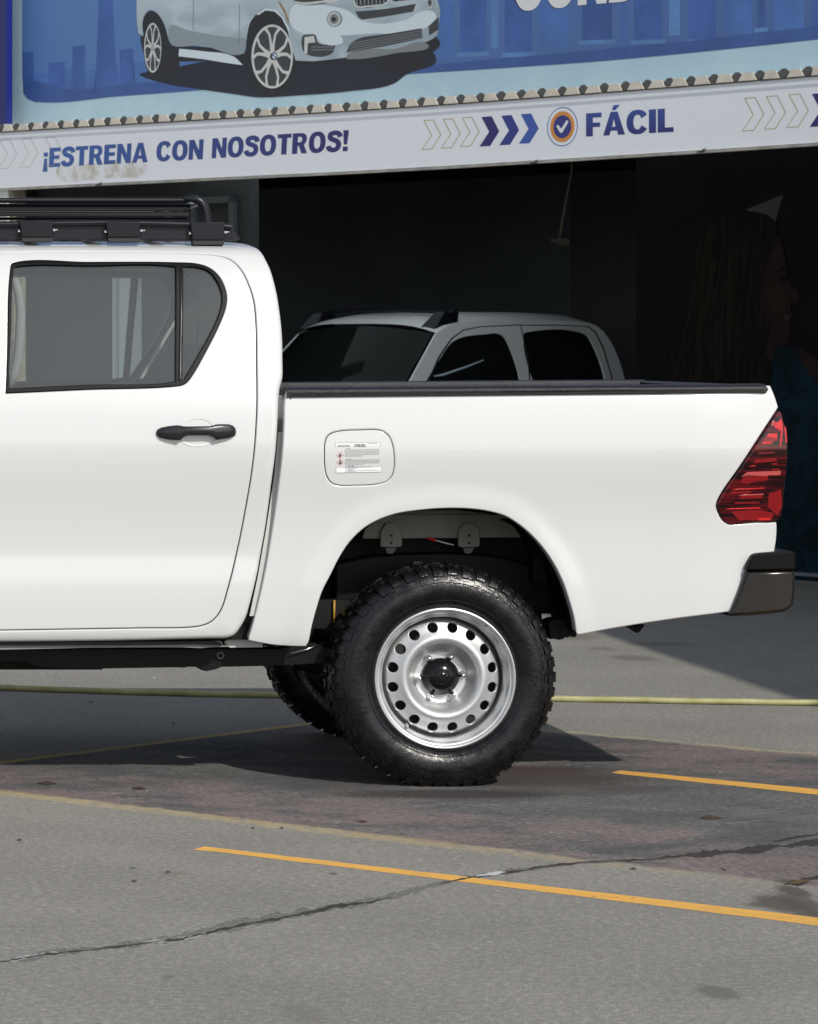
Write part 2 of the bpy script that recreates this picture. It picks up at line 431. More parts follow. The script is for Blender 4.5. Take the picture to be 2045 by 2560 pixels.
# door with window opening
win_px = [(27, 668), (29, 660.5), (37, 656.5), (218, 655.5), (440, 656.5), (492, 659.5), (523, 669.5), (547, 690), (562, 719), (567, 745), (563.5, 771), (549, 810), (514, 880), (479, 941), (467, 956), (455, 963), (440, 965.5), (218, 974), (30, 982.5), (15, 983), (18, 900)]
win_s = smooth_poly(cab.px(win_px), 0.012, True, corners=(19,))
main_px = [(33, 684), (36, 669), (46, 666.5), (220, 665), (432, 666.5), (438, 668), (437.5, 953), (430, 955), (220, 962), (28, 970.5), (22, 968), (27, 830)]
main_s = smooth_poly(cab.px(main_px), 0.012, True, corners=(5, 6, 9, 10))
quart_px = [(458, 667), (488, 668.5), (518, 677), (541, 703), (553, 736), (552.5, 762), (536, 810), (501, 875.5), (466, 936), (458.5, 949), (455.5, 949)]
quart_s = smooth_poly(cab.px(quart_px), 0.012, True, corners=(0, 9, 10))
fwin_d = np.array([(-.075, zs(1.775)), (-.45, zs(1.77)), (-.66, zs(1.735)), (-.80, zs(1.66)), (-1.16, zs(1.385)), (-1.14, zs(1.352)), (-.075, zs(1.352))])
fwin_s = smooth_poly(fwin_d, 0.02, True, corners=(0, 5, 6))
lip = 0.0016
for mi in BOTH:
    dr = panel('rear_door', cab, offset(door_s, -lip), [win_s], paint, truck, rr=0.0045, L=0.04, g=0.03, mirror=mi)
    panel('window_trim', cab, offset(win_s, 0.001), [main_s, quart_s], black_plastic, dr, rr=0.004, L=0.02, g=0.0, off=0.004, mirror=mi)
    panel('window_pane', cab, offset(main_s, 0.004), [], side_glass, dr, rr=0.001, L=0.003, g=0.05, off=-0.006, mirror=mi)
    panel('quarter_pane', cab, offset(quart_s, 0.004), [], side_glass, dr, rr=0.001, L=0.003, g=0.05, off=-0.006, mirror=mi)
    fdr = panel('front_door', cab, offset(fdoor_s, -lip), [fwin_s], paint, truck, rr=0.0045, L=0.04, g=0.04, mirror=mi)
    panel('window_trim', cab, offset(fwin_s, 0.001), [offset(fwin_s, -0.014)], black_plastic, fdr, rr=0.004, L=0.02, g=0.0, off=0.004, mirror=mi)
    panel('window_pane', cab, offset(fwin_s, -0.011), [], side_glass, fdr, rr=0.001, L=0.003, g=0.05, off=-0.006, mirror=mi)
    # divider strip between the two panes: a bright bead on its rear edge
    st = cab.px([(449.5, 668), (455, 668), (452, 952), (446.5, 952)])
    panel('window_bead', cab, smooth_poly(st, 0.03, True, corners=(0, 1, 2, 3)), [], gloss_black, dr, rr=0.002, L=0.004, g=0.0, off=0.008, mirror=mi)
    # handle: recess cup, grip and end cap
    def handle(parent, dx):
        cup = np.array(cab.px([(448, 1082), (456, 1062), (472, 1051), (495, 1047), (517, 1051), (532, 1062), (540, 1082), (535, 1102), (518, 1112), (495, 1115), (470, 1112), (454, 1102)])) + [dx, 0]
        ring = smooth_poly(cup, 0.006, True); c0 = cup.mean(0)
        vs, fs, ns = [], [], []
        K = 9; n = len(ring)
        for k in range(K + 1):
            t = k / K; q = c0 + (ring - c0) * (1 - t); dep = 0.0022 - 0.020 * math.sin(t * math.pi / 2) ** 1.0
            p = cab.F(q[:, 0], q[:, 1]) + cab.N(q[:, 0], q[:, 1]) * dep
            vs.append(p)
        v = np.vstack(vs)
        for k in range(K):
            for i in range(n): fs.append((k * n + i, k * n + (i + 1) % n, (k + 1) * n + (i + 1) % n, (k + 1) * n + i))
        if mi: v = v * [1, -1, 1] + [0, W, 0]
        obj('handle_cup', v, fs, cup_paint, parent, smooth=True)
        # grip: lofted bar with a waist clear of the cup
        gv = MB(); rows = []
        stn = [(389.5, 1083, 1083, .004), (393, 1074, 1091, .012), (402, 1069, 1096, .020), (420, 1065.5, 1100, .026), (440, 1063.5, 1101.5, .031), (449, 1064.5, 1102, .033), (456, 1066.5, 1094, .036), (466, 1067, 1090, .038), (495, 1066.8, 1089.5, .040),
               (520, 1066.5, 1089.5, .038), (531, 1064.5, 1093, .036), (538, 1061.5, 1101, .034), (550, 1060.8, 1099.5, .031), (570, 1061, 1096.5, .026), (581, 1064, 1093, .021), (588, 1070, 1089, .013), (590.5, 1079, 1080, .004)]
        for x, t, b, d in stn:
            m_, h_ = cab.inv(x, (t + b) / 2), 0.5 * (cab.inv(x, t)[1] - cab.inv(x, b)[1])
            row = []
            for a in range(14):
                q = 2 * math.pi * a / 14; ca, sa = math.cos(q), math.sin(q)
                ca = math.copysign(abs(ca) ** .75, ca); sa = math.copysign(abs(sa) ** .75, sa)
                u_, s_ = m_[0] + dx, m_[1] + h_ * sa
                p = cab.F(np.array([u_]), np.array([m_[1]]))[0] + cab.N(np.array([u_]), np.array([m_[1]]))[0] * (d - 0.012 + 0.011 * ca)
                p[2] += h_ * sa
                row.append(p)
            row.append(row[0]); rows.append(row)
        A = np.array(rows)
        if mi: A = A * [1, -1, 1] + [0, W, 0]
        gv.grid(A, flip=mi)
        obj('door_handle', gv.v, gv.f, handle_black, parent, smooth=True)
    if not mi:
        cup_paint = mat('cup_paint', (0.74, 0.745, 0.74), 0.35); handle_black = mat('handle_black', (0.013, 0.014, 0.016), 0.3)
    handle(dr, 0.0); handle(fdr, -1.02)

# dark seals that close the door gaps from inside
for mi in BOTH:
    panel('door_seal', cab, offset(both_s, 0.03), [offset(win_s, 0.005), offset(fwin_s, 0.005)], gap_dark, truck, rr=0.001, L=0.002, g=0.06, off=-0.034, mirror=mi)

# ------------------------------------------------------------------ bed
bed_px = [(726, 1000), (725, 970), (721, 968), (715.5, 976), (711.5, 1000), (709.7, 1059), (706.5, 1122), (697.6, 1205), (688.5, 1272), (678, 1341), (667, 1406), (655.5, 1464), (645.7, 1506), (636, 1545), (622, 1592), (618.5, 1601.5),
          (652, 1608), (685, 1613.5), (727, 1616.5), (766, 1617)]
k0 = len(bed_px); bed_px += [(771.5, 1606)] + arch_px[2:]
k1 = len(bed_px) - 1
bed_px += [(1443, 1588.5), (1559, 1567), (1689, 1547), (1815, 1531), (1862, 1524), (1900, 1470), (1934, 1420)]
bed_px += [(1936.5, 1382), (1940.5, 1358), (1943, 1330), (1943, 1305)]
k2 = len(bed_px) - 1
tl_px = [(1943, 1304), (1884, 1307), (1823, 1311.5), (1807, 1302), (1795, 1281), (1790.5, 1264), (1795, 1249), (1846, 1172), (1896, 1096), (1947, 1018)]
bed_px += tl_px[1:]
k3 = len(bed_px) - 1
bed_px += [(1940, 996), (1929, 968), (1927, 962)]
k4 = len(bed_px) - 1
bed_px += [(1600, 968), (1200, 974), (800, 980), (728, 981)]
bed_s = smooth_poly(bed.px(bed_px), 0.018, True, corners=(0, 1, 15, 19, k1, k1 + 1, k1 + 4, k2, k2 + 2, k3, k4, k4 + 4, len(bed_px) - 1))
fuel_px = [(811.5, 1137), (815.5, 1097), (823, 1087), (837, 1080.5), (905, 1075), (950, 1076), (963, 1082), (973, 1092), (980, 1107.5), (985.5, 1146), (983.5, 1178), (978, 1192), (967.6, 1202), (953.5, 1208), (886, 1213.5), (841, 1212), (828, 1206), (819, 1194), (814, 1178)]
fuel_s = smooth_poly(bed.px(fuel_px), 0.008, True)
for mi in BOTH:
    bb = panel('bed_side', bed, bed_s, [] if mi else [offset(fuel_s, 0.0011)], paint, truck, rr=0.006, L=0.035, g=0.024, mirror=mi)
    if not mi: bed_side = bb
fuel = panel('fuel_door', bed, offset(fuel_s, -0.0009), [], paint, truck, rr=0.003, L=0.02, g=0.02)
panel('seal', bed, offset(fuel_s, 0.012), [], gap_dark, fuel, rr=0.001, L=0.002, g=0.03, off=-0.016)
# sticker on the fuel door
paper = mat('sticker_paper', (0.72, 0.73, 0.74), 0.35); ink = mat('sticker_ink', (0.03, 0.03, 0.035), 0.6); ink2 = mat('sticker_grey_ink', (0.38, 0.39, 0.40), 0.6); redink = mat('sticker_red', (0.55, 0.12, 0.08), 0.6)
st_c = bed.px([(837.3, 1106.2), (951.6, 1104.3), (954, 1179.7), (839.8, 1182.2)])
def stk(a, b):            # a right, b down in 0..1 -> domain
    return (st_c[0] * (1 - a) + st_c[1] * a) * (1 - b) + (st_c[3] * (1 - a) + st_c[2] * a) * b
def stick_quads(quads, lift):
    v, f = [], []
    for q in quads:
        k = len(v)
        for a, b in q:
            d = stk(a, b); p = bed.F(np.array([d[0]]), np.array([d[1]]))[0] + bed.N(np.array([d[0]]), np.array([d[1]]))[0] * lift
            v.append(p)
        f.append(tuple(range(k, k + len(q)))[::-1])
    return v, f
def rect(a0, b0, a1, b1): return [(a0, b0), (a1, b0), (a1, b1), (a0, b1)]
v, f = stick_quads([rect(i / 6, 0, (i + 1) / 6, 1) for i in range(6)], 0.0012)
sticker = obj('fuel_sticker', v, f, paper, fuel, smooth=True)
lines = [rect(0, 0, 1, .012), rect(0, .988, 1, 1), rect(0, 0, .008, 1), rect(.992, 0, 1, 1)]
rnd = random.Random(3)
def para(y0, n, dy, x1=.96, last=.6):
    for i in range(n):
        x = .21; e = x1 if i < n - 1 else last
        while x < e - .02:
            w = rnd.uniform(.03, .10); lines.append(rect(x, y0 + i * dy, min(x + w, e), y0 + i * dy + dy * .42)); x += w + .014
para(.235, 5, .05); para(.57, 4, .05); para(.80, 2, .045, .8, .45); para(.925, 2, .035, .95, .45)
lines.append(rect(.72, .035, .93, .055))
lines += [rect(.24, .19, .34, .21), rect(.24, .53, .36, .55), rect(.26, .765, .41, .785), rect(.26, .895, .37, .915)]
v, f = stick_quads(lines, 0.0018); obj('fuel_print', v, f, ink2, fuel)
heads = []
dia = []
def diamond(cx, cy, rx, ry, t):
    o = [(cx, cy - ry), (cx + rx, cy), (cx, cy + ry), (cx - rx, cy)]; i = [(cx, cy - ry * t), (cx + rx * t, cy), (cx, cy + ry * t), (cx - rx * t, cy)]
    return [[o[k], o[(k + 1) % 4], i[(k + 1) % 4], i[k]] for k in range(4)]
dia += diamond(.10, .42, .075, .105, .86) + diamond(.10, .65, .075, .105, .86)
v, f = stick_quads(dia, 0.0018); obj('hazard_diamond', v, f, redink, fuel)
heads += [[(.10, .36), (.125, .42), (.118, .46), (.082, .46), (.075, .42)], rect(.08, .47, .12, .48), rect(.09, .58, .11, .65), [(.065, .66), (.10, .64), (.135, .66), (.12, .70), (.08, .70)]]
for h_ in heads:
    v, f = stick_quads([h_], 0.0019); obj('hazard_mark', v, f, ink, fuel)

# text meshes
def text_mesh(s, bold=0.0, res=4):
    cu = bpy.data.curves.new('t', 'FONT'); cu.body = s; cu.offset = bold; cu.resolution_u = res; cu.fill_mode = 'FRONT'
    o = bpy.data.objects.new('t', cu); C.objects.link(o); dg = bpy.context.evaluated_depsgraph_get(); dg.update()
    me = bpy.data.meshes.new_from_object(o.evaluated_get(dg)); v = np.array([tuple(q.co) for q in me.vertices]); f = [tuple(p.vertices) for p in me.polygons]
    bpy.data.objects.remove(o); bpy.data.curves.remove(cu); bpy.data.meshes.remove(me)
    return v[:, :2], f
for s, a0, b0, a1, b1 in (('ATENCIÓN', .05, .075, .32, .145), ('DIESEL', .43, .065, .68, .155)):
    v2, f2 = text_mesh(s, 0.004, 2); lo, hi = v2.min(0), v2.max(0); hi = hi.copy()
    if s[0] == 'A': hi[1] = lo[1] + (hi[1] - lo[1])
    t = (v2 - lo) / (hi - lo); P = []
    for a, b in t:
        d = stk(a0 + (a1 - a0) * a, b1 + (b0 - b1) * b); P.append(bed.F(np.array([d[0]]), np.array([d[1]]))[0] + bed.N(np.array([d[0]]), np.array([d[1]]))[0] * 0.002)
    obj('sticker_lettering', P, f2, ink, fuel)

# rail caps, tailgate, inner bed
def rail(name, y0, mi):
    # section in (y, z): outer drop, rounded top, inner drop
    sec = [(.004, 1.343), (.000, 1.346), (-.001, 1.354), (.001, 1.361), (.007, 1.367), (.018, 1.3705), (.10, 1.3715), (.118, 1.367), (.122, 1.355), (.122, 1.33), (.03, 1.33)]
    xs = np.linspace(.985, 2.640, 60); rows = []
    for i, x in enumerate(xs):
        tt = (x - .985) / 1.655
        lift = 0.0 + 0.012 * ss(tt * 1.0)
        sc = 1.0
        if i == len(xs) - 1: x -= 0.004; sc = .9
        sag = lambda z: z + (0.020 * tt if z < 1.35 else 0.012 * tt)
        inset = 0.028 * ss((x - 2.36) / 0.42) + .004
        rows.append([(x, y + inset, sag(z)) for y, z in sec] + [(x, sec[0][0] + inset, sag(sec[0][1]))])
    A = np.array(rows)
    # slanted rear end
    for j in range(A.shape[1]): A[-1, j, 0] -= max(0, (A[-1, j, 2] - 1.362)) * 0.55; A[-2, j, 0] -= max(0, (A[-2, j, 2] - 1.362)) * 0.3
    if mi: A = A * [1, -1, 1] + [0, W, 0]
    m_ = MB(); m_.grid(A, flip=not mi); n = A.shape[1] - 1; k = (len(xs) - 1) * (n + 1)
    m_.f.append(tuple(k + j for j in range(n)) if not mi else tuple(k + j for j in range(n))[::-1]); m_.f.append(tuple(range(n))[::-1] if not mi else tuple(range(n)))
    return m_.obj(name, grain_plastic, truck, smooth=40)
for mi in BOTH: rail('bed_rail_cap', 0, mi)
liner = mat('bed_liner', (0.016, 0.016, 0.018), 0.6, bump=0.3, bscale=120)
m_ = MB()
m_.box((1.02, .13, .985), (2.60, W - .13, 1.0)); m_.box((1.02, .115, .99), (2.60, .13, 1.345)); m_.box((1.02, W - .13, .99), (2.60, W - .115, 1.345)); m_.box((1.02, .13, 1.0), (1.04, W - .13, 1.36))
m_.box((1.2, .13, 1.0), (1.9, .36, 1.10)); m_.box((1.2, W - .36, 1.0), (1.9, W - .13, 1.10))
m_.obj('bed_liner', liner, truck, bevel=0.01)
m_ = MB(); m_.box((.985, .05, .50), (1.012, W - .05, 1.34)); m_.obj('bed_front_wall', paint, truck, bevel=0.006)
m_ = MB(); m_.box((2.605, .075, .66), (2.662, W - .075, 1.362)); tg = m_.obj('tailgate', paint, truck, bevel=0.02)
m_ = MB(); m_.box((2.660, .78, 1.12), (2.678, 1.02, 1.19)); m_.obj('tailgate_handle', black_plastic, tg, bevel=0.008)
m_ = MB(); m_.box((2.61, .08, 1.364), (2.655, W - .08, 1.378)); m_.obj('tailgate_cap', grain_plastic, tg, bevel=0.006)

# tail lamps
ld_ = NT('lamp_dark_red'); lz_ = ld_.noise(ld_.scale(ld_.obj(), (2.2, 2.2, 34)), 1.6, 3, .55); ld_.set(Base_Color=ld_.mix(ld_.ramp(lz_, .44, .64), (.009, .0005, .001), (.095, .003, .005)), Roughness=.1, Specular_IOR_Level=.3, Coat_Weight=.35, Coat_Roughness=.05); lens_dark = ld_.m
lens_red = mat('lamp_red', (0.19, 0.005, 0.007), 0.2, spec=.3, coat=.5)
lens_hot = mat('lamp_bright_red', (0.52, 0.014, 0.014), 0.2, spec=.3, coat=.5)
lens_pale = mat('lamp_pale', (0.42, 0.07, 0.07), 0.15, spec=.4, coat=.6)
tlb = [(1823, 1311), (1807, 1301), (1796, 1281), (1791.5, 1264), (1796, 1250), (1847, 1172), (1897, 1096), (1947.5, 1019), (1952, 1025), (1959, 1049), (1966.5, 1078), (1969.6, 1109), (1968.5, 1145), (1965, 1188), (1961, 1230), (1957, 1267), (1952, 1292), (1941, 1303.5), (1884, 1306.5)]
tl = Surf(bed_sec, bed_extra); tl.smax = bed.smax
tl_s = smooth_poly(tl.px(tlb), 0.012, True, corners=(7,))
def zb(pts): return [(1700 + x / 3.171, 920 + y / 3.171) for x, y in pts]
bits_red = [[(660, 560), (690, 520), (770, 516), (768, 570), (735, 590), (725, 606), (645, 610)], [(612, 670), (745, 664), (748, 676), (612, 682)], [(590, 728), (762, 712), (766, 738), (578, 756)], [(725, 752), (772, 750), (770, 766), (722, 768)], [(720, 798), (782, 792), (784, 808), (722, 812)],
            [(500, 858), (700, 850), (690, 890), (600, 895), (530, 920), (470, 905)], [(470, 1010), (650, 1004), (645, 1030), (470, 1036)], [(430, 1060), (620, 1056), (630, 1072), (425, 1078)], [(400, 975), (560, 972), (560, 992), (390, 996)], [(400, 1135), (640, 1122), (745, 1150), (720, 1208), (460, 1206)],
            [(700, 990), (800, 960), (805, 1100), (770, 1170), (690, 1100)]]
bits_hot = [[(680, 545), (700, 520), (768, 518), (764, 562)], [(745, 425), (768, 432), (800, 400), (812, 450), (806, 560), (795, 625), (785, 625), (795, 500), (740, 470)], [(822, 460), (838, 480), (846, 590), (834, 600)], [(414, 958), (664, 946), (668, 954), (414, 966)], [(365, 1112), (630, 1103), (634, 1113), (365, 1120)], [(545, 774), (596, 770), (596, 778), (545, 782)],
            [(610, 1192), (700, 1185), (718, 1206), (616, 1208)], [(640, 600), (650, 585), (722, 582), (716, 600)]]
bits_pale = [[(475, 862), (530, 824), (796, 813), (792, 848), (690, 850), (680, 856), (530, 850)], [(448, 1012), (500, 1000), (660, 994), (658, 1004), (500, 1010)], [(728, 412), (745, 420), (735, 462), (718, 462)]]
for mi in BOTH:
    lamp = panel('tail_lamp', tl, offset(tl_s, -0.0015), [], lens_dark, truck, rr=0.006, L=0.05, g=0.025, off=0.005, mirror=mi)
    for nm, bits, mm, lf in (('reflector', bits_red, lens_red, .0052), ('reflector_bar', bits_hot, lens_hot, .0058), ('lamp_highlight_bar', bits_pale, lens_pale, .0062)):
        for q in bits:
            dd = tl.px(zb(q)); dd = smooth_poly(dd, 0.012, True, corners=tuple(range(len(q))))
            panel(nm, tl, dd, [], mm, lamp, rr=0.0008, L=0.001, g=0.0, off=lf, mirror=mi, rings=1)

# rear bumper: dark step pad above a metal-grey quarter
def bump(mi):
    def quad(pts, y0, y1, m, nm, par, bev):
        poly = [aty(px, py, y0) for px, py in pts]; poly = [(p[0], y0, p[2]) for p in poly]
        if mi: poly = [(p[0], W - p[1], p[2]) for p in poly]
        b = MB(); b.prism(poly, (0, (y1 - y0) * (-1 if mi else 1), 0)); return b.obj(nm, m, par, bevel=bev)
    o = quad([(1820, 1541.5), (1835, 1514), (1853, 1470), (1867, 1427), (1985, 1424.5), (1990, 1440), (1989.5, 1478), (1985, 1513), (1977, 1522), (1962, 1530), (1920, 1535), (1876, 1539)], .018, .34, bumper_dark, 'rear_bumper', truck, .012)
    quad([(1867, 1426.5), (1875, 1402), (1884, 1388), (1895, 1384), (1936, 1381), (1984, 1378), (1989.5, 1384), (1990, 1424.5)], .010, .36, mat('step_rubber', (.0045, .0045, .0045), .5, spec=.1), 'step_pad', o, .008)
for mi in BOTH: bump(mi)
m_ = MB(); m_.box((2.60, .34, .60), (2.72, W - .34, .74)); m_.obj('bumper_bar', bumper_dark, truck, bevel=.015)
m_ = MB(); m_.box((2.50, .5, .62), (2.62, 1.3, .70)); m_.tube([(2.56, .62, .635), (2.62, .62, .615), (2.72, .62, .63)], .028, 10); m_.obj('tow_bracket', under_black, truck, bevel=.006)

# ------------------------------------------------------------------ wheel well and underbody
def zw(x, y, yy):  # zoom 2 of the arch (origin 860,1270, 2.87x)
    p = aty(860 + x / 2.87, 1270 + y / 2.87, yy); return (p[0], yy, p[2])
fl = smooth_poly(arch_xz, 0.02, closed=False)
cen = np.array([1.525, .40])
for mi in BOTH:
    rows = []
    for yy, grow in ((.062, .006), (.07, .012), (.14, .012), (.30, .03), (.50, .03)):
        d = fl - cen; L_ = np.linalg.norm(d, axis=1)[:, None]; q = cen + d * (1 + grow / L_)
        rows.append([(x, (W - yy) if mi else yy, z) for x, z in q])
    m_ = MB(); m_.grid(np.array(rows), flip=mi); wl = m_.obj('wheel_well', under_black, truck, smooth=40)
    m_ = MB(); m_.box((.95, .52 if not mi else W - .54, .52), (1.97, .54 if not mi else W - .52, 1.02)); m_.obj('well_back', under_black, wl)
    sgn = (lambda y: W - y) if mi else (lambda y: y)
    # strip of bed floor side that shows light paint, with two hangers
    p0 = [(130, 222), (150, 150), (260, 60), (430, 22), (800, 10), (1050, 40), (1220, 130), (1275, 212)]
    m_ = MB(); m_.prism([(a, sgn(.38), c) for a, b_, c in (zw(*q, .38) for q in p0)], (0, -.02 if mi else .02, 0)); bs = m_.obj('bed_sill', well_paint_shaded, truck, bevel=.004)
    m_ = MB(); m_.box((1.10, sgn(.375) - .006, .905), (2.02, sgn(.375) + .006, .918)); m_.obj('sill_flange', well_paint_shaded, bs)
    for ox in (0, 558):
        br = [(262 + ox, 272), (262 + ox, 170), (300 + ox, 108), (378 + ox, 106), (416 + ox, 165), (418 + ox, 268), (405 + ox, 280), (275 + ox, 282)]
        m_ = MB(); m_.prism([(a, sgn(.365), c) for a, b_, c in (zw(*q, .365) for q in br)], (0, -.01 if mi else .01, 0)); hb = m_.obj('hanger_bracket', well_paint_shaded, truck, bevel=.003)
        m_ = MB()
        for hy in (198, 250):
            c_ = zw(340 + ox, hy, .362); m_.lathe([(0, 0), (.0048, 0), (.0048, .002)], (c_[0], sgn(.362), c_[2]), 14)
        m_.obj('bolt_hole', gap_dark, hb)
        ft = [(295 + ox, 284), (378 + ox, 284), (362 + ox, 312), (350 + ox, 326), (312 + ox, 326)]
        m_ = MB(); m_.prism([(a, sgn(.39), c) for a, b_, c in (zw(*q, .39) for q in ft)], (0, -.03 if mi else .03, 0)); m_.obj('hanger_foot', mat('dull_steel', (.10, .105, .105), .5, metal=.6), hb)
    # chassis rail hump above the axle
    hump = [(-60, 400), (0, 384), (200, 345), (480, 326), (760, 322), (1000, 335), (1200, 365), (1500, 470), (1500, 760), (-60, 760)]
    m_ = MB(); m_.prism([(a, sgn(.42), c) for a, b_, c in (zw(*q, .42) for q in hump)], (0, -.08 if mi else .08, 0)); m_.obj('frame_hump', mat('frame_black', (.006, .006, .0065), .45, spec=.15), truck, bevel=.006)
# red tipped tie hanging between the brackets
a_, b_, c_ = zw(594, 216, .36), zw(656, 232, .358), zw(786, 266, .356)
m_ = MB(); m_.tube([b_, c_], .0026, 8); tie = m_.obj('cable_tie', mat('white_nylon', (.75, .75, .75), .4), truck, smooth=True)
m_ = MB(); m_.tube([a_, ((a_[0] + b_[0]) / 2, .359, (a_[2] + b_[2]) / 2), b_], [.003, .0052, .0048], 8); m_.obj('red_tip', mat('red_tip', (.7, .02, .015), .4), tie, smooth=True)
m_ = MB(); c0 = zw(497, 384, .40); c1_ = zw(563, 410, .40); m_.box((c0[0], .40, c1_[2]), (c1_[0], .405, c0[2])); m_.obj('frame_tab', mat('dull_steel', (.10, .105, .105), .5, metal=.6), truck)

# chassis rail with the ragged lower line seen under the sill
def zs2(x, y, yy): p = aty(x / 1.9133, 1500 + y / 1.9133, yy); return (p[0], yy, p[2])
low = [(-2600, 236), (1330, 236), (1500, 205), (1560, 230), (1560, 300), (1280, 315), (1240, 316), (1060, 320), (1030, 332), (985, 341), (960, 334), (935, 320), (905, 319), (875, 324), (850, 322), (480, 328), (462, 333), (440, 326), (330, 326), (312, 330), (300, 325), (225, 320), (213, 322), (190, 316), (150, 310), (128, 293), (0, 293), (-2600, 293)]
frame_mat = mat('frame_black', (.006, .006, .0065), .45, spec=.15)
for mi in BOTH:
    sgn = (lambda y: W - y) if mi else (lambda y: y)
    m_ = MB(); m_.prism([(a, sgn(.20), c) for a, b_, c in (zs2(*q, .20) for q in low)], (0, -.10 if mi else .10, 0)); ch = m_.obj('chassis_frame', frame_mat, truck)
    p = zs2(1054, 265, .20); m_ = MB(); m_.lathe([(.0085, 0), (.0085, -.004), (.0125, -.004), (.0125, 0)], (p[0], sgn(.2), p[2]), 20); m_.obj('frame_plug', mat('plug_grey', (.12, .12, .11), .5), ch)
    # pinch flange and slotted step under the sill
    fl_ = [(-2600, 236), (-2600, 214), (20, 214), (500, 207), (1050, 196), (1062, 202), (1064, 222), (960, 230), (870, 226), (440, 228), (20, 237)]
    m_ = MB(); m_.prism([(a, sgn(.075), c) for a, b_, c in (zs2(*q, .075) for q in fl_)], (0, -.02 if mi else .02, 0)); m_.obj('sill_flange', mat('sill_grey', (.20, .20, .195), .5), truck)
    st_ = [(-2600, 214), (1040, 198), (1060, 204), (1062, 218), (1040, 216), (930, 212), (600, 216), (-2600, 224)]
    m_ = MB(); m_.prism([(a, sgn(.062), c) for a, b_, c in (zs2(*q, .062) for q in st_)], (0, -.01 if mi else .01, 0)); m_.obj('sill_slot', gloss_black, truck)
    # body-coloured filler low in the gap between cab and bed
    fp = [(624, 1540), (645, 1440), (666, 1320), (686, 1190), (696, 1080), (716, 1080), (706, 1240), (680, 1410), (648, 1540)]
    m_ = MB(); m_.prism([(q[0], sgn(.052), q[2]) for q in (aty(*g_, .052) for g_ in fp)], (0, -.01 if mi else .01, 0)); m_.obj('gap_filler', mat('filler_grey', (.46, .46, .45), .5), truck)
    # grey bracket seen behind the lower corner between cab and bed
    gp = [(587, 1585), (628, 1520), (655, 1560), (657, 1618), (575, 1619), (560, 1606)]
    m_ = MB(); m_.prism([(q[0], sgn(.13), q[2]) for q in (aty(*g_, .13) for g_ in gp)], (0, -.01 if mi else .01, 0)); m_.obj('cab_mount_plate', mat('mount_grey', (.45, .455, .45), .5), truck)
    # leaf spring, shackle, shock absorber
    m_ = MB()
    for k in range(4):
        pts = [(x, sgn(.44), .335 - .022 * k + .16 * ((x - 1.525) / .62) ** 2 * (1 - .06 * k)) for x in np.linspace(1.525 - .62 + .1 * k, 1.525 + .36 - .06 * k, 13)]
        for i in range(12):
            a, b = pts[i], pts[i + 1]; m_.hull8([(a[0], a[1] - .035, a[2] - .008), (b[0], a[1] - .035, b[2] - .008), (b[0], a[1] + .035, b[2] - .008), (a[0], a[1] + .035, a[2] - .008), (a[0], a[1] - .035, a[2] + .008), (b[0], a[1] - .035, b[2] + .008), (b[0], a[1] + .035, b[2] + .008), (a[0], a[1] + .035, a[2] + .008)])
    m_.obj('leaf_spring', under_black, truck)
    m_ = MB(); m_.tube([(1.02, sgn(.46), .60), (1.18, sgn(.46), .36)], .028, 12); m_.tube([(1.10, sgn(.46), .48), (1.18, sgn(.46), .36)], .036, 12); m_.obj('shock_absorber', mat('shock_grey', (.02, .02, .022), .4), truck, smooth=30)
    # mud guard flap behind the wheel with torn lower edge
    mg = [(1378, 1420), (1430, 1500), (1441, 1560), (1441, 1592), (1430, 1593), (1424, 1590), (1420, 1594), (1412, 1593), (1409, 1597), (1398, 1600), (1386, 1597), (1376, 1598), (1372, 1560), (1376, 1553), (1392, 1548), (1407, 1551), (1410, 1556), (1419, 1556), (1420, 1440)]
    m_ = MB(); m_.prism([(q[0], sgn(.20), q[2]) for q in (aty(*g_, .20) for g_ in mg)], (0, -.12 if mi else .12, 0)); m_.obj('mud_guard', under_black, truck)
    # brake line: bright edge ahead of the wheel
    p1, p2, p3 = aty(726, 1633, .18), aty(765, 1624, .18), aty(822, 1603, .20)
    m_ = MB(); m_.tube([(p1[0], sgn(.18), p1[2]), (p2[0], sgn(.18), p2[2]), (p3[0], sgn(.2), p3[2])], .0022, 6); m_.obj('brake_line', chrome, truck, smooth=True)
m_ = MB(); m_.tube([(1.525, .28, .372), (1.525, W - .28, .372)], .045, 16)
m_.lathe([(0, -.16), (.07, -.15), (.13, -.08), (.15, 0), (.13, .08), (.07, .15), (0, .16)], (1.525, .9, .372), 24); m_.obj('rear_axle', under_black, truck, smooth=40)
m_ = MB(); m_.tube([(-1.2, 1.15, .42), (1.0, 1.15, .42), (1.35, 1.1, .62), (1.8, .95, .64), (2.05, .9, .66), (2.45, .9, .655)], .028, 12); m_.obj('exhaust_pipe', mat('rusty_pipe', (.20, .13, .085), .5, metal=.3, var=.4, vscale=14), truck, smooth=40)
p1 = aty(1340, 1532, .55); p2 = aty(1424, 1529, .55); m_ = MB(); m_.tube([(p1[0] - .3, .55, p1[2]), (p2[0] + .1, .55, p2[2])], .0065, 10); m_.obj('bed_brace', mat('rusty_brace', (.30, .22, .15), .5, var=.3, vscale=20), truck, smooth=True)
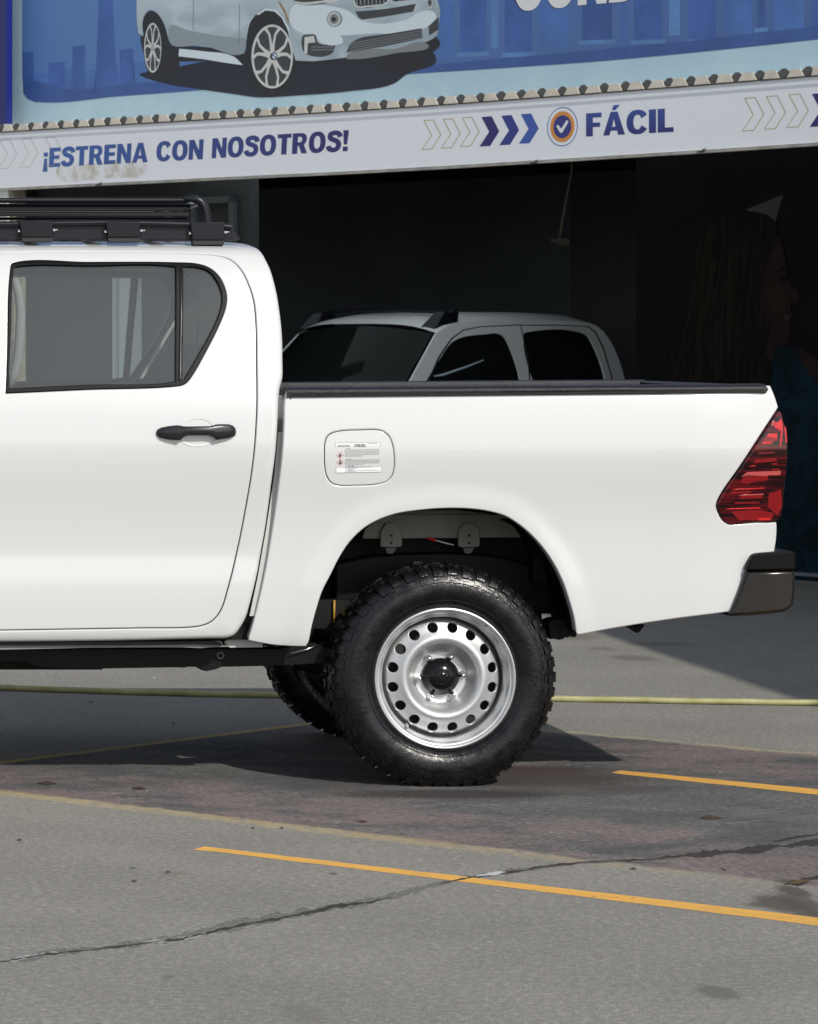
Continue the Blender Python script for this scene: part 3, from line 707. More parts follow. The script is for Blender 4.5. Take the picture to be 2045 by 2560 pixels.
m_ = MB(); m_.box((-2.2, .62, .44), (.9, 1.2, .56)); m_.box((-.3, .5, .36), (.4, 1.0, .5)); m_.box((.9, .34, .52), (1.9, .42, .62)); m_.box((.9, W - .42, .52), (1.9, W - .34, .62)); m_.box((1.9, .34, .68), (2.6, .42, .78)); m_.box((1.9, W - .42, .68), (2.6, W - .34, .78)); m_.box((2.08, .34, .70), (2.14, W - .34, .78)); m_.box((-1.3, .10, .50), (1.0, W - .1, .56)); m_.obj('floor_pan', under_black, truck)
p = [aty(*q, .3) for q in [(1568, 1566), (1612, 1562), (1601, 1578), (1594, 1583)]]
m_ = MB(); m_.prism([(q[0], .3, q[2]) for q in p], (0, .05, 0)); m_.obj('tow_hook', under_black, truck)
p = aty(838, 1545, .3); m_ = MB(); m_.tube([(p[0], .33, p[2] - .02), (p[0] + .002, .33, p[2] + .06)], .004, 8); m_.obj('brake_hose', mat('hose_amber', (.42, .24, .03), .5), truck, smooth=True)

# ------------------------------------------------------------------ wheels
rubber = NT('tyre_rubber')
co = rubber.obj(); nz = rubber.noise(co, 14, 4, .6)
rubber.set(Base_Color=rubber.mix(rubber.ramp(nz, .3, .75), (.004, .004, .0045), (.009, .009, .010)), Roughness=rubber.ramp(rubber.noise(co, 22, 3, .6), .35, .7, .16, .42), Specular_IOR_Level=.36)
rubber.bump(rubber.noise(co, 70, 4, .65), .35, .004); rubber = rubber.m
silver = NT('wheel_silver'); silver.set(Base_Color=(.56, .565, .57), Metallic=.68, Roughness=.42, Coat_Weight=.0, Coat_Roughness=.1); silver = silver.m
drum_mat = mat('brake_drum', (.016, .015, .015), .6)
TR = .381
def make_tyre(parent):
    prof = [(.231, .050), (.236, .036), (.243, .030), (.250, .030), (.2535, .026), (.262, .019), (.285, .0095), (.305, .0075), (.322, .0105), (.338, .017), (.350, .0245), (.3605, .033), (.3675, .044), (.3712, .058), (.3725, .090), (.3725, .135)]
    prof = prof + [(r, .27 - y) for r, y in prof[-2::-1]]
    gr_ = lambda r: r if r < .254 else .254 + (r - .254) * 1.07
    prof = [(gr_(r), y) for r, y in prof]
    m = MB(); m.lathe(prof, seg=176)
    def lug(a0, hw0, hw1, pts, h, skew=0.0):
        # pts along the carcass (r, y); raised by h along the profile normal
        P = np.array([(gr_(r), y) for r, y in pts]); tg = np.gradient(P, axis=0); nr = np.c_[-tg[:, 1], tg[:, 0]]; nr /= np.linalg.norm(nr, axis=1)[:, None]
        if nr[-1, 0] < 0: nr = -nr
        rows = []
        for i in range(len(P)):
            t = i / (len(P) - 1); hw = hw0 + (hw1 - hw0) * t; am = a0 + skew * t
            top = P[i] + nr[i] * (h if 0 < i < len(P) else h); bot = P[i] - nr[i] * .004
            if i == 0: top = P[i] + nr[i] * h * .75
            r_ = []
            for a, q in ((am - hw, bot), (am - hw * .86, top), (am + hw * .86, top), (am + hw, bot)): r_.append((q[0] * math.cos(a), q[1], q[0] * math.sin(a)))
            rows.append(r_)
        k = len(m.v); m.grid(np.array(rows)); n = len(rows)
        m.f.append((k, k + 1, k + 2, k + 3)); e = k + (n - 1) * 4; m.f.append((e + 3, e + 2, e + 1, e))
    N_ = 46; p_ = 2 * math.pi / N_
    for i in range(N_):
        a = i * p_; lng = i % 2
        for side in (0, 1):
            fy = (lambda y: y) if side == 0 else (lambda y: .27 - y)
            a_ = a + (p_ * .5 if side else 0)
            sh = [(.349 if lng else .344, .0235 if lng else .020), (.3535, .0270), (.3615, .0343), (.3690, .047), (.3722, .063), (.3725, .086)]
            lug(a_, p_ * .335, p_ * .32, [(r, fy(y)) for r, y in sh], .0074 if lng else .0084, p_ * .08)
            # side biters, inner row
            sb = [(.331, .0135), (.337, .0165), (.343, .0198)] if lng else [(.334, .0150), (.338, .0170), (.341, .0187)]
            lug(a_ + p_ * .04, p_ * .36, p_ * .20 if lng else p_ * .34, [(r, fy(y)) for r, y in sb], .0032, p_ * .16)
            lug(a_ + p_ * .5, p_ * .22, p_ * .22, [(r, fy(y)) for r, y in [(.3725, .094), (.3725, .11), (.3725, .126)]], .0085, p_ * .45 * (1 if lng else -1))
    # raised bars of the sidewall lettering, worn smooth
    rnd = random.Random(5)
    for base in (math.radians(262), math.radians(82)):
        for k in range(9):
            a = base + (k - 4) * .085
            for q in range(2):
                lug(a + (q - .5) * .035, .007, .007, [(.289, .0088), (.300, .0078), (.312, .0084)], .0012, rnd.uniform(-.015, .015))
    for r_, y_ in ((gr_(.268), .0158), (gr_(.325), .0113)):
        m.lathe([(r_ - .0016, y_ + .001), (r_ - .0008, y_ - .0012), (r_ + .0008, y_ - .0012), (r_ + .0016, y_ + .0003)], seg=176)
    # flattened by its load where it meets the ground
    for i, q in enumerate(m.v):
        if q[2] < -.3715: m.v[i] = (q[0], q[1], -.3715 + (q[2] + .3715) * .06)
    return m.obj('tyre', rubber, parent, smooth=38, loc=wloc(parent))
class Dish:
    """steel wheel disc: planar domain (x, z), y from a radial profile"""
    def __init__(s, prof): s.r = np.array([p[0] for p in prof]); s.y = np.array([p[1] for p in prof])
    def F(s, u, v):
        r = np.hypot(u, v); y = 0
        for d in (-.003, -.0015, 0, .0015, .003): y = y + np.interp(r + d, s.r, s.y) / 5
        return np.stack([u, y, v], -1)
    def D(s, u, v, h=.001): return (s.F(u + h, v) - s.F(u - h, v)) / (2 * h), (s.F(u, v + h) - s.F(u, v - h)) / (2 * h)
    def N(s, u, v):
        a, b = s.D(u, v); n = np.cross(a, b); return n / np.linalg.norm(n, axis=-1)[..., None]
def circ(r, n, c=(0, 0)): return np.array([(c[0] + r * math.cos(2 * math.pi * i / n), c[1] + r * math.sin(2 * math.pi * i / n)) for i in range(n)])
def make_wheel(loc):
    rim = MB()
    rim.lathe([(.224, .20), (.2405, .045), (.2425, .036), (.2430, .029), (.2415, .024), (.2380, .0225), (.2345, .0245), (.2325, .031), (.2300, .035), (.2262, .036), (.2235, .040), (.2215, .049), (.2185, .055), (.2135, .058), (.2105, .063), (.2085, .075), (.2070, .10), (.2060, .16), (.205, .23), (.222, .25)], seg=128)
    wh = rim.obj('wheel', silver, truck, smooth=40, loc=loc)
    o = Vector(loc)
    dprof = [(0, .118), (.083, .118), (.0905, .1165), (.097, .108), (.104, .092), (.112, .073), (.120, .060), (.128, .0535), (.136, .0515), (.144, .0535), (.153, .0595), (.163, .066), (.178, .0735), (.190, .080), (.197, .087), (.2015, .098), (.204, .11)]
    D_ = Dish(dprof)
    holes = [circ(.0178, 22, (.1755 * math.cos(R(11.25 + 22.5 * i)), .1755 * math.sin(R(11.25 + 22.5 * i)))) for i in range(16)]
    d = panel('wheel_disc', D_, circ(.2042, 120), holes, silver, wh, rr=.0016, L=.005, g=.0075)
    # panel() built it about the origin in world space: move it to the hub
    shift = np.array(o - wloc(wh)) + np.array(wloc(wh)); co_ = np.array([tuple(q.co) for q in d.data.vertices]) + np.array(wloc(wh)); d.data.vertices.foreach_set('co', co_.ravel()); d.data.update()
    m = MB(); m.lathe([(.2036, .082), (.2062, .078), (.2075, .086), (.2065, .098)], seg=100); m.obj('rim_groove', gap_dark, wh, smooth=True, loc=loc)
    m = MB(); m.lathe([(0, .150), (.198, .150), (.203, .165), (.203, .24), (0, .24)], seg=64); m.obj('brake_drum', drum_mat, wh, smooth=40, loc=loc)
    m = MB(); m.lathe([(0, .068), (.010, .068), (.0115, .0695), (.022, .0705), (.0235, .069), (.025, .0705), (.034, .0725), (.044, .078), (.051, .086), (.055, .094), (.0605, .098), (.0635, .104), (.064, .119)], seg=72); m.obj('hub_cap', gloss_black, wh, smooth=40, loc=loc)
    for i in range(6):
        a = R(4 + 60 * i); c = (.0755 * math.cos(a), 0, .0755 * math.sin(a))
        m = MB(); m.lathe([(0, .084), (.004, .0845), (.0075, .088), (.0090, .093), (.0094, .106), (.0125, .108), (.0135, .112), (.0135, .119)], c, 6 * 3)
        m.obj('lug_nut', chrome, wh, smooth=50, loc=loc)
    a = R(233); c, s = math.cos(a), math.sin(a)
    m = MB(); m.tube([(.205 * c, .085, .205 * s), (.207 * c, .058, .207 * s), (.2105 * c, .044, .2105 * s)], [.0065, .006, .0045], 10); m.obj('tyre_valve', mat('valve_grey', (.35, .35, .34), .5), wh, smooth=True, loc=loc)
    m = MB(); m.lathe([(0, 0), (.0032, .0), (.0032, .003)], (.2275 * math.cos(R(52)), .0335, .2275 * math.sin(R(52))), 12); m.obj('paint_dot', mat('red_dot', (.20, .01, .02), .5), wh, loc=loc)
    make_tyre(wh)
    return wh
near_rear = make_wheel((1.530, .012, .372))
def copy_wheel(src, loc, rz):
    o = src.copy(); C.objects.link(o); o.location = Vector(loc) - truck.location; o.rotation_euler = (0, 0, rz); o.parent = truck
    for ch in src.children:
        c = ch.copy(); C.objects.link(c); c.parent = o
    return o
copy_wheel(near_rear, (1.525, W - .012, .372), math.pi)
copy_wheel(near_rear, (-1.56, .03, .372), 0.0)
copy_wheel(near_rear, (-1.56, W - .03, .372), math.pi)

# ------------------------------------------------------------------ roof rack
def zr(x, y, yy): p = aty(x / 2.6906, 440 + y / 2.6906, yy); return (p[0], yy, p[2])
yr = .30
rail_pts = [zr(x, y, yr) for x, y in ((-2400, 350), (-1200, 330), (0, 325), (400, 318), (700, 314), (1000, 318), (1300, 326), (1480, 334), (1560, 345))]
m = MB(); m.tube(rail_pts, .0085 * 1.15, 12)
rack = m.obj('roof_rack', rack_black, truck, smooth=40)
m = MB()   # side beam below the tube, deep C section with pointed tail
beam = [zr(x, y, yr + .012) for x, y in ((-2400, 330), (0, 304), (400, 297), (700, 293), (1000, 297), (1300, 306), (1520, 316), (1560, 345), (1618, 420), (1612, 430), (1400, 436), (1250, 432), (1000, 428), (700, 426), (300, 428), (0, 432), (-2400, 450))]
m.prism(beam, (0, .03, 0)); m.obj('rack_side_beam', rack_black, rack, bevel=.004)
m = MB(); m.tube([zr(x, y, yr + .03) for x, y in ((-2400, 440), (0, 412), (300, 402), (700, 396), (1000, 402), (1260, 414))], .007, 10); m.obj('lower_tube', rack_black, rack, smooth=True)
for mi in BOTH:
    s_ = (lambda y: W - y) if mi else (lambda y: y)
    for k, (x0, x1, y0, y1) in enumerate(((130, 358, 300, 410), (712, 945, 306, 412), (1280, 1510, 309, 430), (-500, -270, 312, 430), (-1100, -870, 330, 445))):
        q = [zr(x0, y0, yr - .02), zr(x1 - 4, y0 + 1, yr - .02), zr(x1, y1, yr - .02), zr(x0 + 14, y1, yr - .02)]
        m = MB(); m.prism([(a, s_(b), c) for a, b, c in q], (0, -.05 if mi else .05, 0)); pl = m.obj('mount_plate', mat('mount_plate_black', (.008, .009, .013), .5, spec=.22), rack, bevel=.003)
        q = [zr(x0 + 14, y1 - 2, yr - .014), zr(x1 - 2, y1 - 2, yr - .014), zr(x1 - 3, y1 + 34, yr - .014), zr(x0 + 18, y1 + 34, yr - .014)]
        m = MB(); m.prism([(a, s_(b), c) for a, b, c in q], (0, -.05 if mi else .05, 0)); m.obj('mount_foot', gap_dark, rack, bevel=.002)
        m = MB(); e = zr(x1, (y0 + y1) / 2 + 8, yr - .005); w0 = zr(x0, (y0 + y1) / 2 + 14, yr - .005)
        m.tube([(e[0] - .01, s_(e[1]), e[2]), (e[0] + .016, s_(e[1]), e[2])], .0022, 8); m.tube([(e[0], s_(e[1]), e[2]), (e[0] + .007, s_(e[1]), e[2])], .0045, 6); m.tube([(w0[0] - .005, s_(w0[1]), w0[2]), (w0[0] + .002, s_(w0[1]), w0[2])], .0048, 6)
        m.obj('mount_bolt', chrome, rack, smooth=30)
m = MB(); q = np.array(rail_pts); q[:, 1] = W - yr; m.tube([tuple(p) for p in q], .0098, 12)
m.prism([(a, W - b, c) for a, b, c in beam], (0, -.03, 0)); m.obj('rack_side_beam', rack_black, rack, smooth=40)
# basket: upper hoop on its curved end, stepped wind panel
yb = .36
top = zr(0, 164, yb)[2]; xe = zr(1290, 164, yb)[0]
hoop = [(-1.6, yb, top), (xe - .01, yb, top)]
m = MB(); m.tube(hoop, .0092, 12); m.tube([(-1.6, W - yb, top), (xe - .01, W - yb, top)], .0092, 12); m.obj('basket_rail', rack_black, rack, smooth=40)
ed = [zr(x, y, yb - .01) for x, y in ((1240, 152), (1290, 153), (1325, 158), (1352, 175), (1372, 205), (1385, 250), (1392, 310))]
for yy in (yb - .01, W - yb + .01):
    m = MB(); m.tube([(p[0], yy, p[2]) for p in ed], [.006, .012, .0155, .0165, .0165, .0165, .0165], 16); m.obj('basket_corner', rack_black, rack, smooth=40)
m = MB(); m.tube([(ed[3][0], yb, ed[3][2]), (ed[3][0], W - yb, ed[3][2])], .012, 14); m.obj('basket_cross_tube', rack_black, rack, smooth=40)
m = MB()
for y0, y1, dy in ((186, 236, .02), (240, 272, .015), (276, 298, .028)):
    a, b = zr(-3000, y0, yb + dy), zr(1296 - (y1 - 186) * .16, y0, yb + dy); c = zr(0, y1, yb + dy)
    m.hull8([(a[0], yb + dy, c[2]), (b[0] - .006, yb + dy, c[2]), (b[0] - .006, yb + dy + .012, c[2]), (a[0], yb + dy + .012, c[2]), (a[0], yb + dy + .006, a[2]), (b[0], yb + dy + .006, a[2]), (b[0], yb + dy + .018, a[2]), (a[0], yb + dy + .018, a[2])])
m.obj('wind_panel', gloss_black, rack, bevel=.003)
m = MB()
for x in np.arange(-1.2, .62, .22): m.box((x, .33, 1.905), (x + .05, W - .33, 1.918))
m.obj('rack_slat', rack_black, rack, bevel=.003)

# ------------------------------------------------------------------ cabin, rear wall, front end
m = MB(); zz = np.linspace(.5, 1.80, 14)
P = [[(.935 - .10 * ss((z - 1.33) / .5), y, z) for z in zz] for y in np.linspace(.03, W - .03, 8)]
P = np.array(P); ym = np.array([np.interp(z, cab.q[:700, 1], cab.q[:700, 0]) for z in zz])
for j in range(len(zz)):
    mg_ = .045 + .09 * ss((zz[j] - 1.45) / .2); P[:, j, 1] = np.linspace(ym[j] + mg_, W - ym[j] - mg_, 8)
    if zz[j] < .80: P[:, j, 0] = .935 - .35 * (0.80 - zz[j])
m.grid(P, flip=False); bw = m.obj('cab_rear_wall', paint, truck, smooth=True)
m = MB(); m.box((.90, .35, 1.40), (.945, W - .35, 1.72)); m.obj('rear_window', side_glass, bw, bevel=.01)
m = MB(); m.box((-1.2, .10, .56), (.88, W - .10, .60)); m.box((.84, .08, .6), (.87, W - .08, 1.34)); m.obj('cabin_floor', gap_dark, truck)
def seat(x, y0, y1, zb_, zt, lean):
    m = MB(); m.hull8([(x, y0, zb_), (x + .16, y0, zb_), (x + .16, y1, zb_), (x, y1, zb_), (x + lean, y0 + .02, zt), (x + lean + .12, y0 + .02, zt), (x + lean + .12, y1 - .02, zt), (x + lean, y1 - .02, zt)])
    m.box((x - .48, y0, zb_ - .02), (x + .02, y1, zb_ + .14)); s = m.obj('seat', seat_cloth, truck, bevel=.03)
    for yc in ([(y0 + y1) / 2] if y1 - y0 < .7 else [y0 + .28, y1 - .28]):
        m = MB(); m.box((x + lean + .02, yc - .12, zt + .04), (x + lean + .12, yc + .12, zt + .20)); m.box((x + lean + .06, yc - .05, zt - .02), (x + lean + .07, yc - .04, zt + .06)); m.obj('head_rest', seat_cloth, s, bevel=.025)
seat(.56, .16, W - .16, .80, 1.32, .14); seat(-.52, .20, .72, .80, 1.36, .14); seat(-.52, W - .72, W - .20, .80, 1.36, .14)
pp = [aty(x, y, .25) for x, y in ((36, 690), (47, 735), (52, 780), (50, 840), (46, 890), (36, 935), (26, 965))]
for mi in BOTH:
    m = MB(); m.tube([(p[0], W - .25 if mi else .25, p[2]) for p in pp], [.014, .016, .017, .018, .018, .016, .012], 12); m.obj('pillar_trim', trim_grey, truck, smooth=True)
    if mi: continue
    p1, p2 = aty(436, 800, .26), aty(349, 946, .26); ys = W - .26 if mi else .26
    m = MB(); m.hull8([(p1[0], ys, p1[2]), (p1[0] + .012, ys, p1[2]), (p1[0] + .012, ys + .002, p1[2]), (p1[0], ys + .002, p1[2])] + [(p2[0], ys, p2[2]), (p2[0] + .012, ys, p2[2]), (p2[0] + .012, ys + .002, p2[2]), (p2[0], ys + .002, p2[2])]); m.obj('seat_belt', trim_grey, truck)
m = MB(); m.box((-.6, .26, 1.835), (.88, W - .26, 1.845)); m.obj('headliner', trim_grey, truck)
m = MB(); m.box((-1.5, .15, .95), (-1.0, W - .15, 1.25)); m.obj('dashboard', seat_cloth, truck, bevel=.05)
# front half, outside the photograph: fenders, bonnet, windscreen, nose
def fender(mi):
    arch = [(-1.56 - .43 * math.cos(R(180 - a)) , .56 + .40 * math.sin(R(a))) for a in range(14, 181, 12)]
    pts = [(-1.452, 1.26), (-1.452, .97)] + [p for p in arch if p[0] < -1.47] + [(-2.40, .56), (-2.44, .9), (-2.40, 1.08), (-2.1, 1.19)]
    d = np.array([(x, zs(z)) for x, z in pts])
    return panel('front_fender', front, smooth_poly(d, .03, True, corners=(0, 1, 2, len(pts) - 4, len(pts) - 3)), [], paint, truck, rr=.006, L=.03, g=.04, mirror=mi)
for mi in BOTH: fender(mi)
m = MB(); xs = np.linspace(-2.42, -1.38, 14)
P = np.array([[(x, y, np.interp(x, [-2.42, -2.3, -2.1, -1.38], [1.02, 1.10, 1.19, 1.28]) + .05 * max(0.0, math.sin(math.pi * (y - .012) / (W - .024))) ** .6) for y in np.linspace(.012, W - .012, 13)] for x in xs]); m.grid(P, flip=True); m.obj('bonnet', paint, truck, smooth=True)
m = MB(); P = np.array([[((-1.40 - .12 * math.sin(math.pi * t)) * (1 - k) + (-.70 - .05 * math.sin(math.pi * t)) * k, (.06 + .2 * k) * (1 - t) + (W - .06 - .2 * k) * t, 1.28 * (1 - k) + 1.86 * k) for t in np.linspace(0, 1, 12)] for k in np.linspace(0, 1, 6)]); m.grid(P, flip=True); m.obj('windscreen', side_glass, truck, smooth=True)
m = MB(); P = np.array([[(-2.42 - .14 * max(0.0, math.sin(math.pi * t)) ** .5, .02 + (W - .04) * t, z) for t in np.linspace(0, 1, 16)] for z in (.62, .8, 1.04)]); m.grid(P, flip=True); m.obj('nose_panel', paint, truck, smooth=True)
m = MB(); P = np.array([[(-2.46 - .16 * max(0.0, math.sin(math.pi * t)) ** .5, .01 + (W - .02) * t, z) for t in np.linspace(0, 1, 16)] for z in (.45, .5, .66, .70)]); m.grid(P, flip=True); m.obj('front_bumper', black_plastic, truck, smooth=True)
m = MB(); P = np.array([[(-2.445 - .14 * max(0.0, math.sin(math.pi * t)) ** .5, .02 + (W - .04) * t, z) for t in np.linspace(.28, .72, 10)] for z in (.74, .9, 1.0)]); m.grid(P, flip=True); m.obj('grille', gloss_black, truck, smooth=True)
for t0, t1 in ((.03, .24), (.76, .97)):
    m = MB(); P = np.array([[(-2.445 - .14 * max(0.0, math.sin(math.pi * t)) ** .5, .02 + (W - .04) * t, z) for t in np.linspace(t0, t1, 8)] for z in (.86, .94, 1.02)]); m.grid(P, flip=True); m.obj('headlight', mat('headlight_glass', (.6, .62, .64), .1), truck, smooth=True)
for mi in BOTH:
    ya, yb_ = (.05, .5) if not mi else (W - .5, W - .05)
    m = MB(); m.grid(np.array([[(-1.56 + .46 * math.cos(R(a)), y, .40 + .52 * math.sin(R(a))) for a in range(-5, 186, 10)] for y in (ya, yb_)]), flip=False); m.obj('wheel_well', under_black, truck, smooth=True)
# ------------------------------------------------------------------ ground
g = NT('asphalt'); co = g.obj()
sx = g.n('ShaderNodeSeparateXYZ'); g.put(sx.inputs[0], co); X, Y = sx.outputs[0], sx.outputs[1]
U = g.math('MULTIPLY', g.math('SUBTRACT', X, Y), .7071); V = g.math('MULTIPLY', g.math('ADD', X, Y), .7071)
wob = g.math('MULTIPLY', g.math('SUBTRACT', g.noise(co, 3.0, 5, .65), .5), .16)
wob2 = g.math('MULTIPLY', g.math('SUBTRACT', g.noise(co, 14.0, 4, .7), .5), .10)
Vw = g.math('ADD', g.math('ADD', V, wob), wob2); Uw = g.math('ADD', U, g.math('MULTIPLY', wob2, .5))
fine = g.noise(co, 420.0, 2, .7); mid = g.noise(co, 60.0, 3, .6); big = g.noise(co, 1.3, 5, .6); blot = g.noise(co, 5.0, 4, .6)
vo = g.n('ShaderNodeTexVoronoi'); g.put(vo.inputs['Vector'], co); vo.inputs['Scale'].default_value = 170.0
stone = g.ramp(vo.outputs['Distance'], .10, .55)
base = g.mix(g.ramp(big, .30, .70), (.285, .274, .243), (.400, .384, .340))
base = g.mix(g.ramp(blot, .45, .75, 0, .35), base, (.29, .28, .255))
sep = g.n('ShaderNodeSeparateColor'); g.put(sep.inputs[0], vo.outputs['Color'])
base = g.mix(g.ramp(sep.outputs[0], .72, 1.0, 0, .55), base, (.62, .60, .54))
base = g.mix(g.ramp(sep.outputs[1], .80, 1.0, 0, .6), base, (.16, .155, .145))
gr2 = g.noise(co, 46.0, 3, .65)
base = g.mix(g.ramp(gr2, .36, .64, .55, 0), base, (.165, .159, .142))
base = g.mix(g.ramp(gr2, .55, .72, 0, .42), base, (.58, .555, .49))
base = g.mix(g.math('MULTIPLY', stone, .25), base, (.20, .195, .18))
base = g.mix(g.ramp(fine, .30, .72, .55, 0), base, (.14, .135, .125))
# sealed bay with worn red paint
inb = g.math('MULTIPLY', g.math('MULTIPLY', g.ramp(Vw, -.06, -.01), g.ramp(Vw, 2.90, 2.83)), g.ramp(Uw, -.50, -.47))
st1 = g.noise(g.scale(co, (1.1, 1.5, 1), (0, 0, R(-6))), 2.0, 7, .72, .5)
st2 = g.noise(g.scale(co, (1.2, 1.6, 1), (0, 0, R(-4))), 7.0, 5, .72, .6)
seal = g.mix(g.ramp(st1, .35, .65), (.105, .108, .112), (.195, .192, .184))
seal = g.mix(g.ramp(st2, .58, .78, 0, .55), seal, (.36, .345, .32))
edge = g.math('MAXIMUM', g.ramp(Vw, 1.05, .35), g.ramp(Vw, 1.9, 2.3))
redf = g.math('MULTIPLY', g.ramp(g.math('ADD', st1, g.math('MULTIPLY', edge, .20)), .56, .82), .62)
seal = g.mix(redf, seal, (.325, .228, .222))
crk = g.n('ShaderNodeTexVoronoi'); crk.feature = 'DISTANCE_TO_EDGE'; crk.inputs['Scale'].default_value = 5.5
wv = g.n('ShaderNodeVectorMath'); wv.operation = 'ADD'; g.put(wv.inputs[0], g.scale(co, (1, 1.8, 1)))
nzv = g.n('ShaderNodeTexNoise'); nzv.inputs['Scale'].default_value = 9.0; nzv.inputs['Detail'].default_value = 4; g.put(nzv.inputs['Vector'], co)
wsc = g.n('ShaderNodeVectorMath'); wsc.operation = 'SCALE'; g.put(wsc.inputs[0], nzv.outputs['Color']); wsc.inputs['Scale'].default_value = .5
g.put(wv.inputs[1], wsc.outputs[0]); g.put(crk.inputs['Vector'], wv.outputs[0])
vein = g.math('MULTIPLY', g.ramp(crk.outputs['Distance'], .022, .004), g.ramp(g.noise(co, 3.3, 3, .6), .50, .66))
seal = g.mix(g.math('MULTIPLY', vein, .7), seal, (.55, .53, .49))
seal = g.mix(g.ramp(gr2, .36, .62, .55, 0), seal, (.05, .05, .05))
seal = g.mix(g.ramp(gr2, .58, .76, 0, .30), seal, (.40, .38, .35))
seal = g.mix(g.ramp(fine, .30, .72, .4, 0), seal, (.06, .06, .06))
col = g.mix(inb, base, seal)
# worn yellow borders of the bay
yn = g.ramp(g.math('ADD', g.noise(co, 16.0, 5, .7), g.math('MULTIPLY', g.noise(co, 2.0, 2, .5), .35)), .50, .72)
y1 = g.math('MULTIPLY', g.math('MULTIPLY', g.ramp(g.math('ABSOLUTE', g.math('ADD', g.math('ADD', V, wob2), .080)), .075, .035), yn), g.ramp(U, 3.2, 1.2, .12, 1.0))
y1 = g.math('MULTIPLY', y1, g.ramp(U, -.52, -.48))
col = g.mix(g.math('MULTIPLY', y1, .34), col, (.58, .43, .14))
y2 = g.math('MULTIPLY', g.math('MULTIPLY', g.ramp(g.math('ABSOLUTE', g.math('ADD', U, .485)), .030, .020), g.ramp(V, 2.95, 2.9)), g.ramp(V, -.1, -.05))
col = g.mix(g.math('MULTIPLY', y2, .7), col, (.58, .43, .13))
y3 = g.math('MULTIPLY', g.math('MULTIPLY', g.ramp(g.math('ABSOLUTE', g.math('SUBTRACT', Vw, 2.90)), .05, .02), yn), g.ramp(U, -.5, -.45))
col = g.mix(g.math('MULTIPLY', y3, .4), col, (.50, .42, .22))
# oil spots and the damp patch by the tyre
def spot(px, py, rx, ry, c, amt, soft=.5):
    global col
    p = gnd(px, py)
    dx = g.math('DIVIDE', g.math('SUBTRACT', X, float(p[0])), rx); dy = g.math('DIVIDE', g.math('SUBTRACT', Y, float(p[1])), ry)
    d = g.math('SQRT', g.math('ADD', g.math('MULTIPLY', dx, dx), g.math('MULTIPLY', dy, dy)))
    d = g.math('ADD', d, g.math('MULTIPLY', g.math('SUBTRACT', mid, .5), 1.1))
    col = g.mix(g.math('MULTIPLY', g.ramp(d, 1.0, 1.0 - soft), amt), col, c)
for q in ((1795, 2481, .06, .115, (.10, .095, .075), .6), (435, 2183, .05, .05, (.16, .15, .11), .5), (332, 2170, .014, .03, (.06, .06, .055), .6), (832, 2184, .018, .03, (.06, .06, .06), .7), (250, 2475, .06, .16, (.22, .21, .18), .3), (760, 2535, .06, .16, (.16, .15, .13), .4), (420, 2442, .02, .03, (.10, .095, .08), .5),
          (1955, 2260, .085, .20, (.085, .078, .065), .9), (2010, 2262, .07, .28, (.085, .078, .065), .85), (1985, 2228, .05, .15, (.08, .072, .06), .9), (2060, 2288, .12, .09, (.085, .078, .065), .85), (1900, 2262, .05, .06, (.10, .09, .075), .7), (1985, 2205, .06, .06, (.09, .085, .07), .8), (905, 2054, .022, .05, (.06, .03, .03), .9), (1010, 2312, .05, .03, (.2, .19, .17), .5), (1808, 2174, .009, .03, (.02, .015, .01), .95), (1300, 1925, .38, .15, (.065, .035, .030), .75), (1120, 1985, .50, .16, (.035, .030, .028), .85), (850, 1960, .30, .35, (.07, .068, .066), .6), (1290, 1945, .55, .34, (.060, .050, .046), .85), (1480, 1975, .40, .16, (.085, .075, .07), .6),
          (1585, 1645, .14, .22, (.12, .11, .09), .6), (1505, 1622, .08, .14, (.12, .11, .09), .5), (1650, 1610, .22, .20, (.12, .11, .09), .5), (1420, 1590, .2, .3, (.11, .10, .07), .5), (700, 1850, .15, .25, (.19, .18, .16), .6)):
    spot(*q)
g.set(Base_Color=col, Roughness=.88, Specular_IOR_Level=.25)
g.bump(g.math('ADD', g.math('MULTIPLY', fine, .6), g.math('MULTIPLY', stone, .6)), .55, .006)
S_ = 400
ground = obj('ground', [(-S_, -S_, 0), (S_, -S_, 0), (S_, S_, 0), (-S_, S_, 0)], [(0, 1, 2, 3)], g.m); tag(ground, 'grey speckled asphalt yard with a worn red bay', kind='structure')

# painted bay lines, each a thin sheet with worn edges
ylw = NT('road_paint'); co = ylw.obj()
c_ = ylw.mix(ylw.ramp(ylw.noise(co, 9, 4, .6), .35, .7), (.74, .40, .085), (.64, .36, .095))
c_ = ylw.mix(ylw.ramp(ylw.noise(co, 130, 4, .75), .58, .72, 0, .65), c_, (.40, .31, .19))
wear = ylw.math('MULTIPLY', ylw.ramp(ylw.noise(co, 38, 5, .75), .56, .64), ylw.ramp(ylw.noise(co, 2.6, 3, .6), .40, .66))
ylw.set(Base_Color=c_, Roughness=.8, Specular_IOR_Level=.2, Alpha=ylw.math('SUBTRACT', 1.0, ylw.math('MULTIPLY', wear, .85))); ylw.bump(ylw.noise(co, 300, 2, .6), .4, .004); ylw = ylw.m
def sheet(name, pts, z, m, label, kind='structure'):
    P = np.array(pts)[:, :2]; v = [(x, y, z) for x, y in ccw(P)]
    return tag(obj(name, v, [tuple(range(len(v)))], m), label, kind=kind)
rnd = random.Random(11)
def ragged(a, b, n, amp):
    a, b = np.array(a), np.array(b); d = (b - a) / np.linalg.norm(b - a); nn = np.array([-d[1], d[0]])
    return [a + (b - a) * i / n + nn * rnd.uniform(-amp, amp) for i in range(n + 1)]
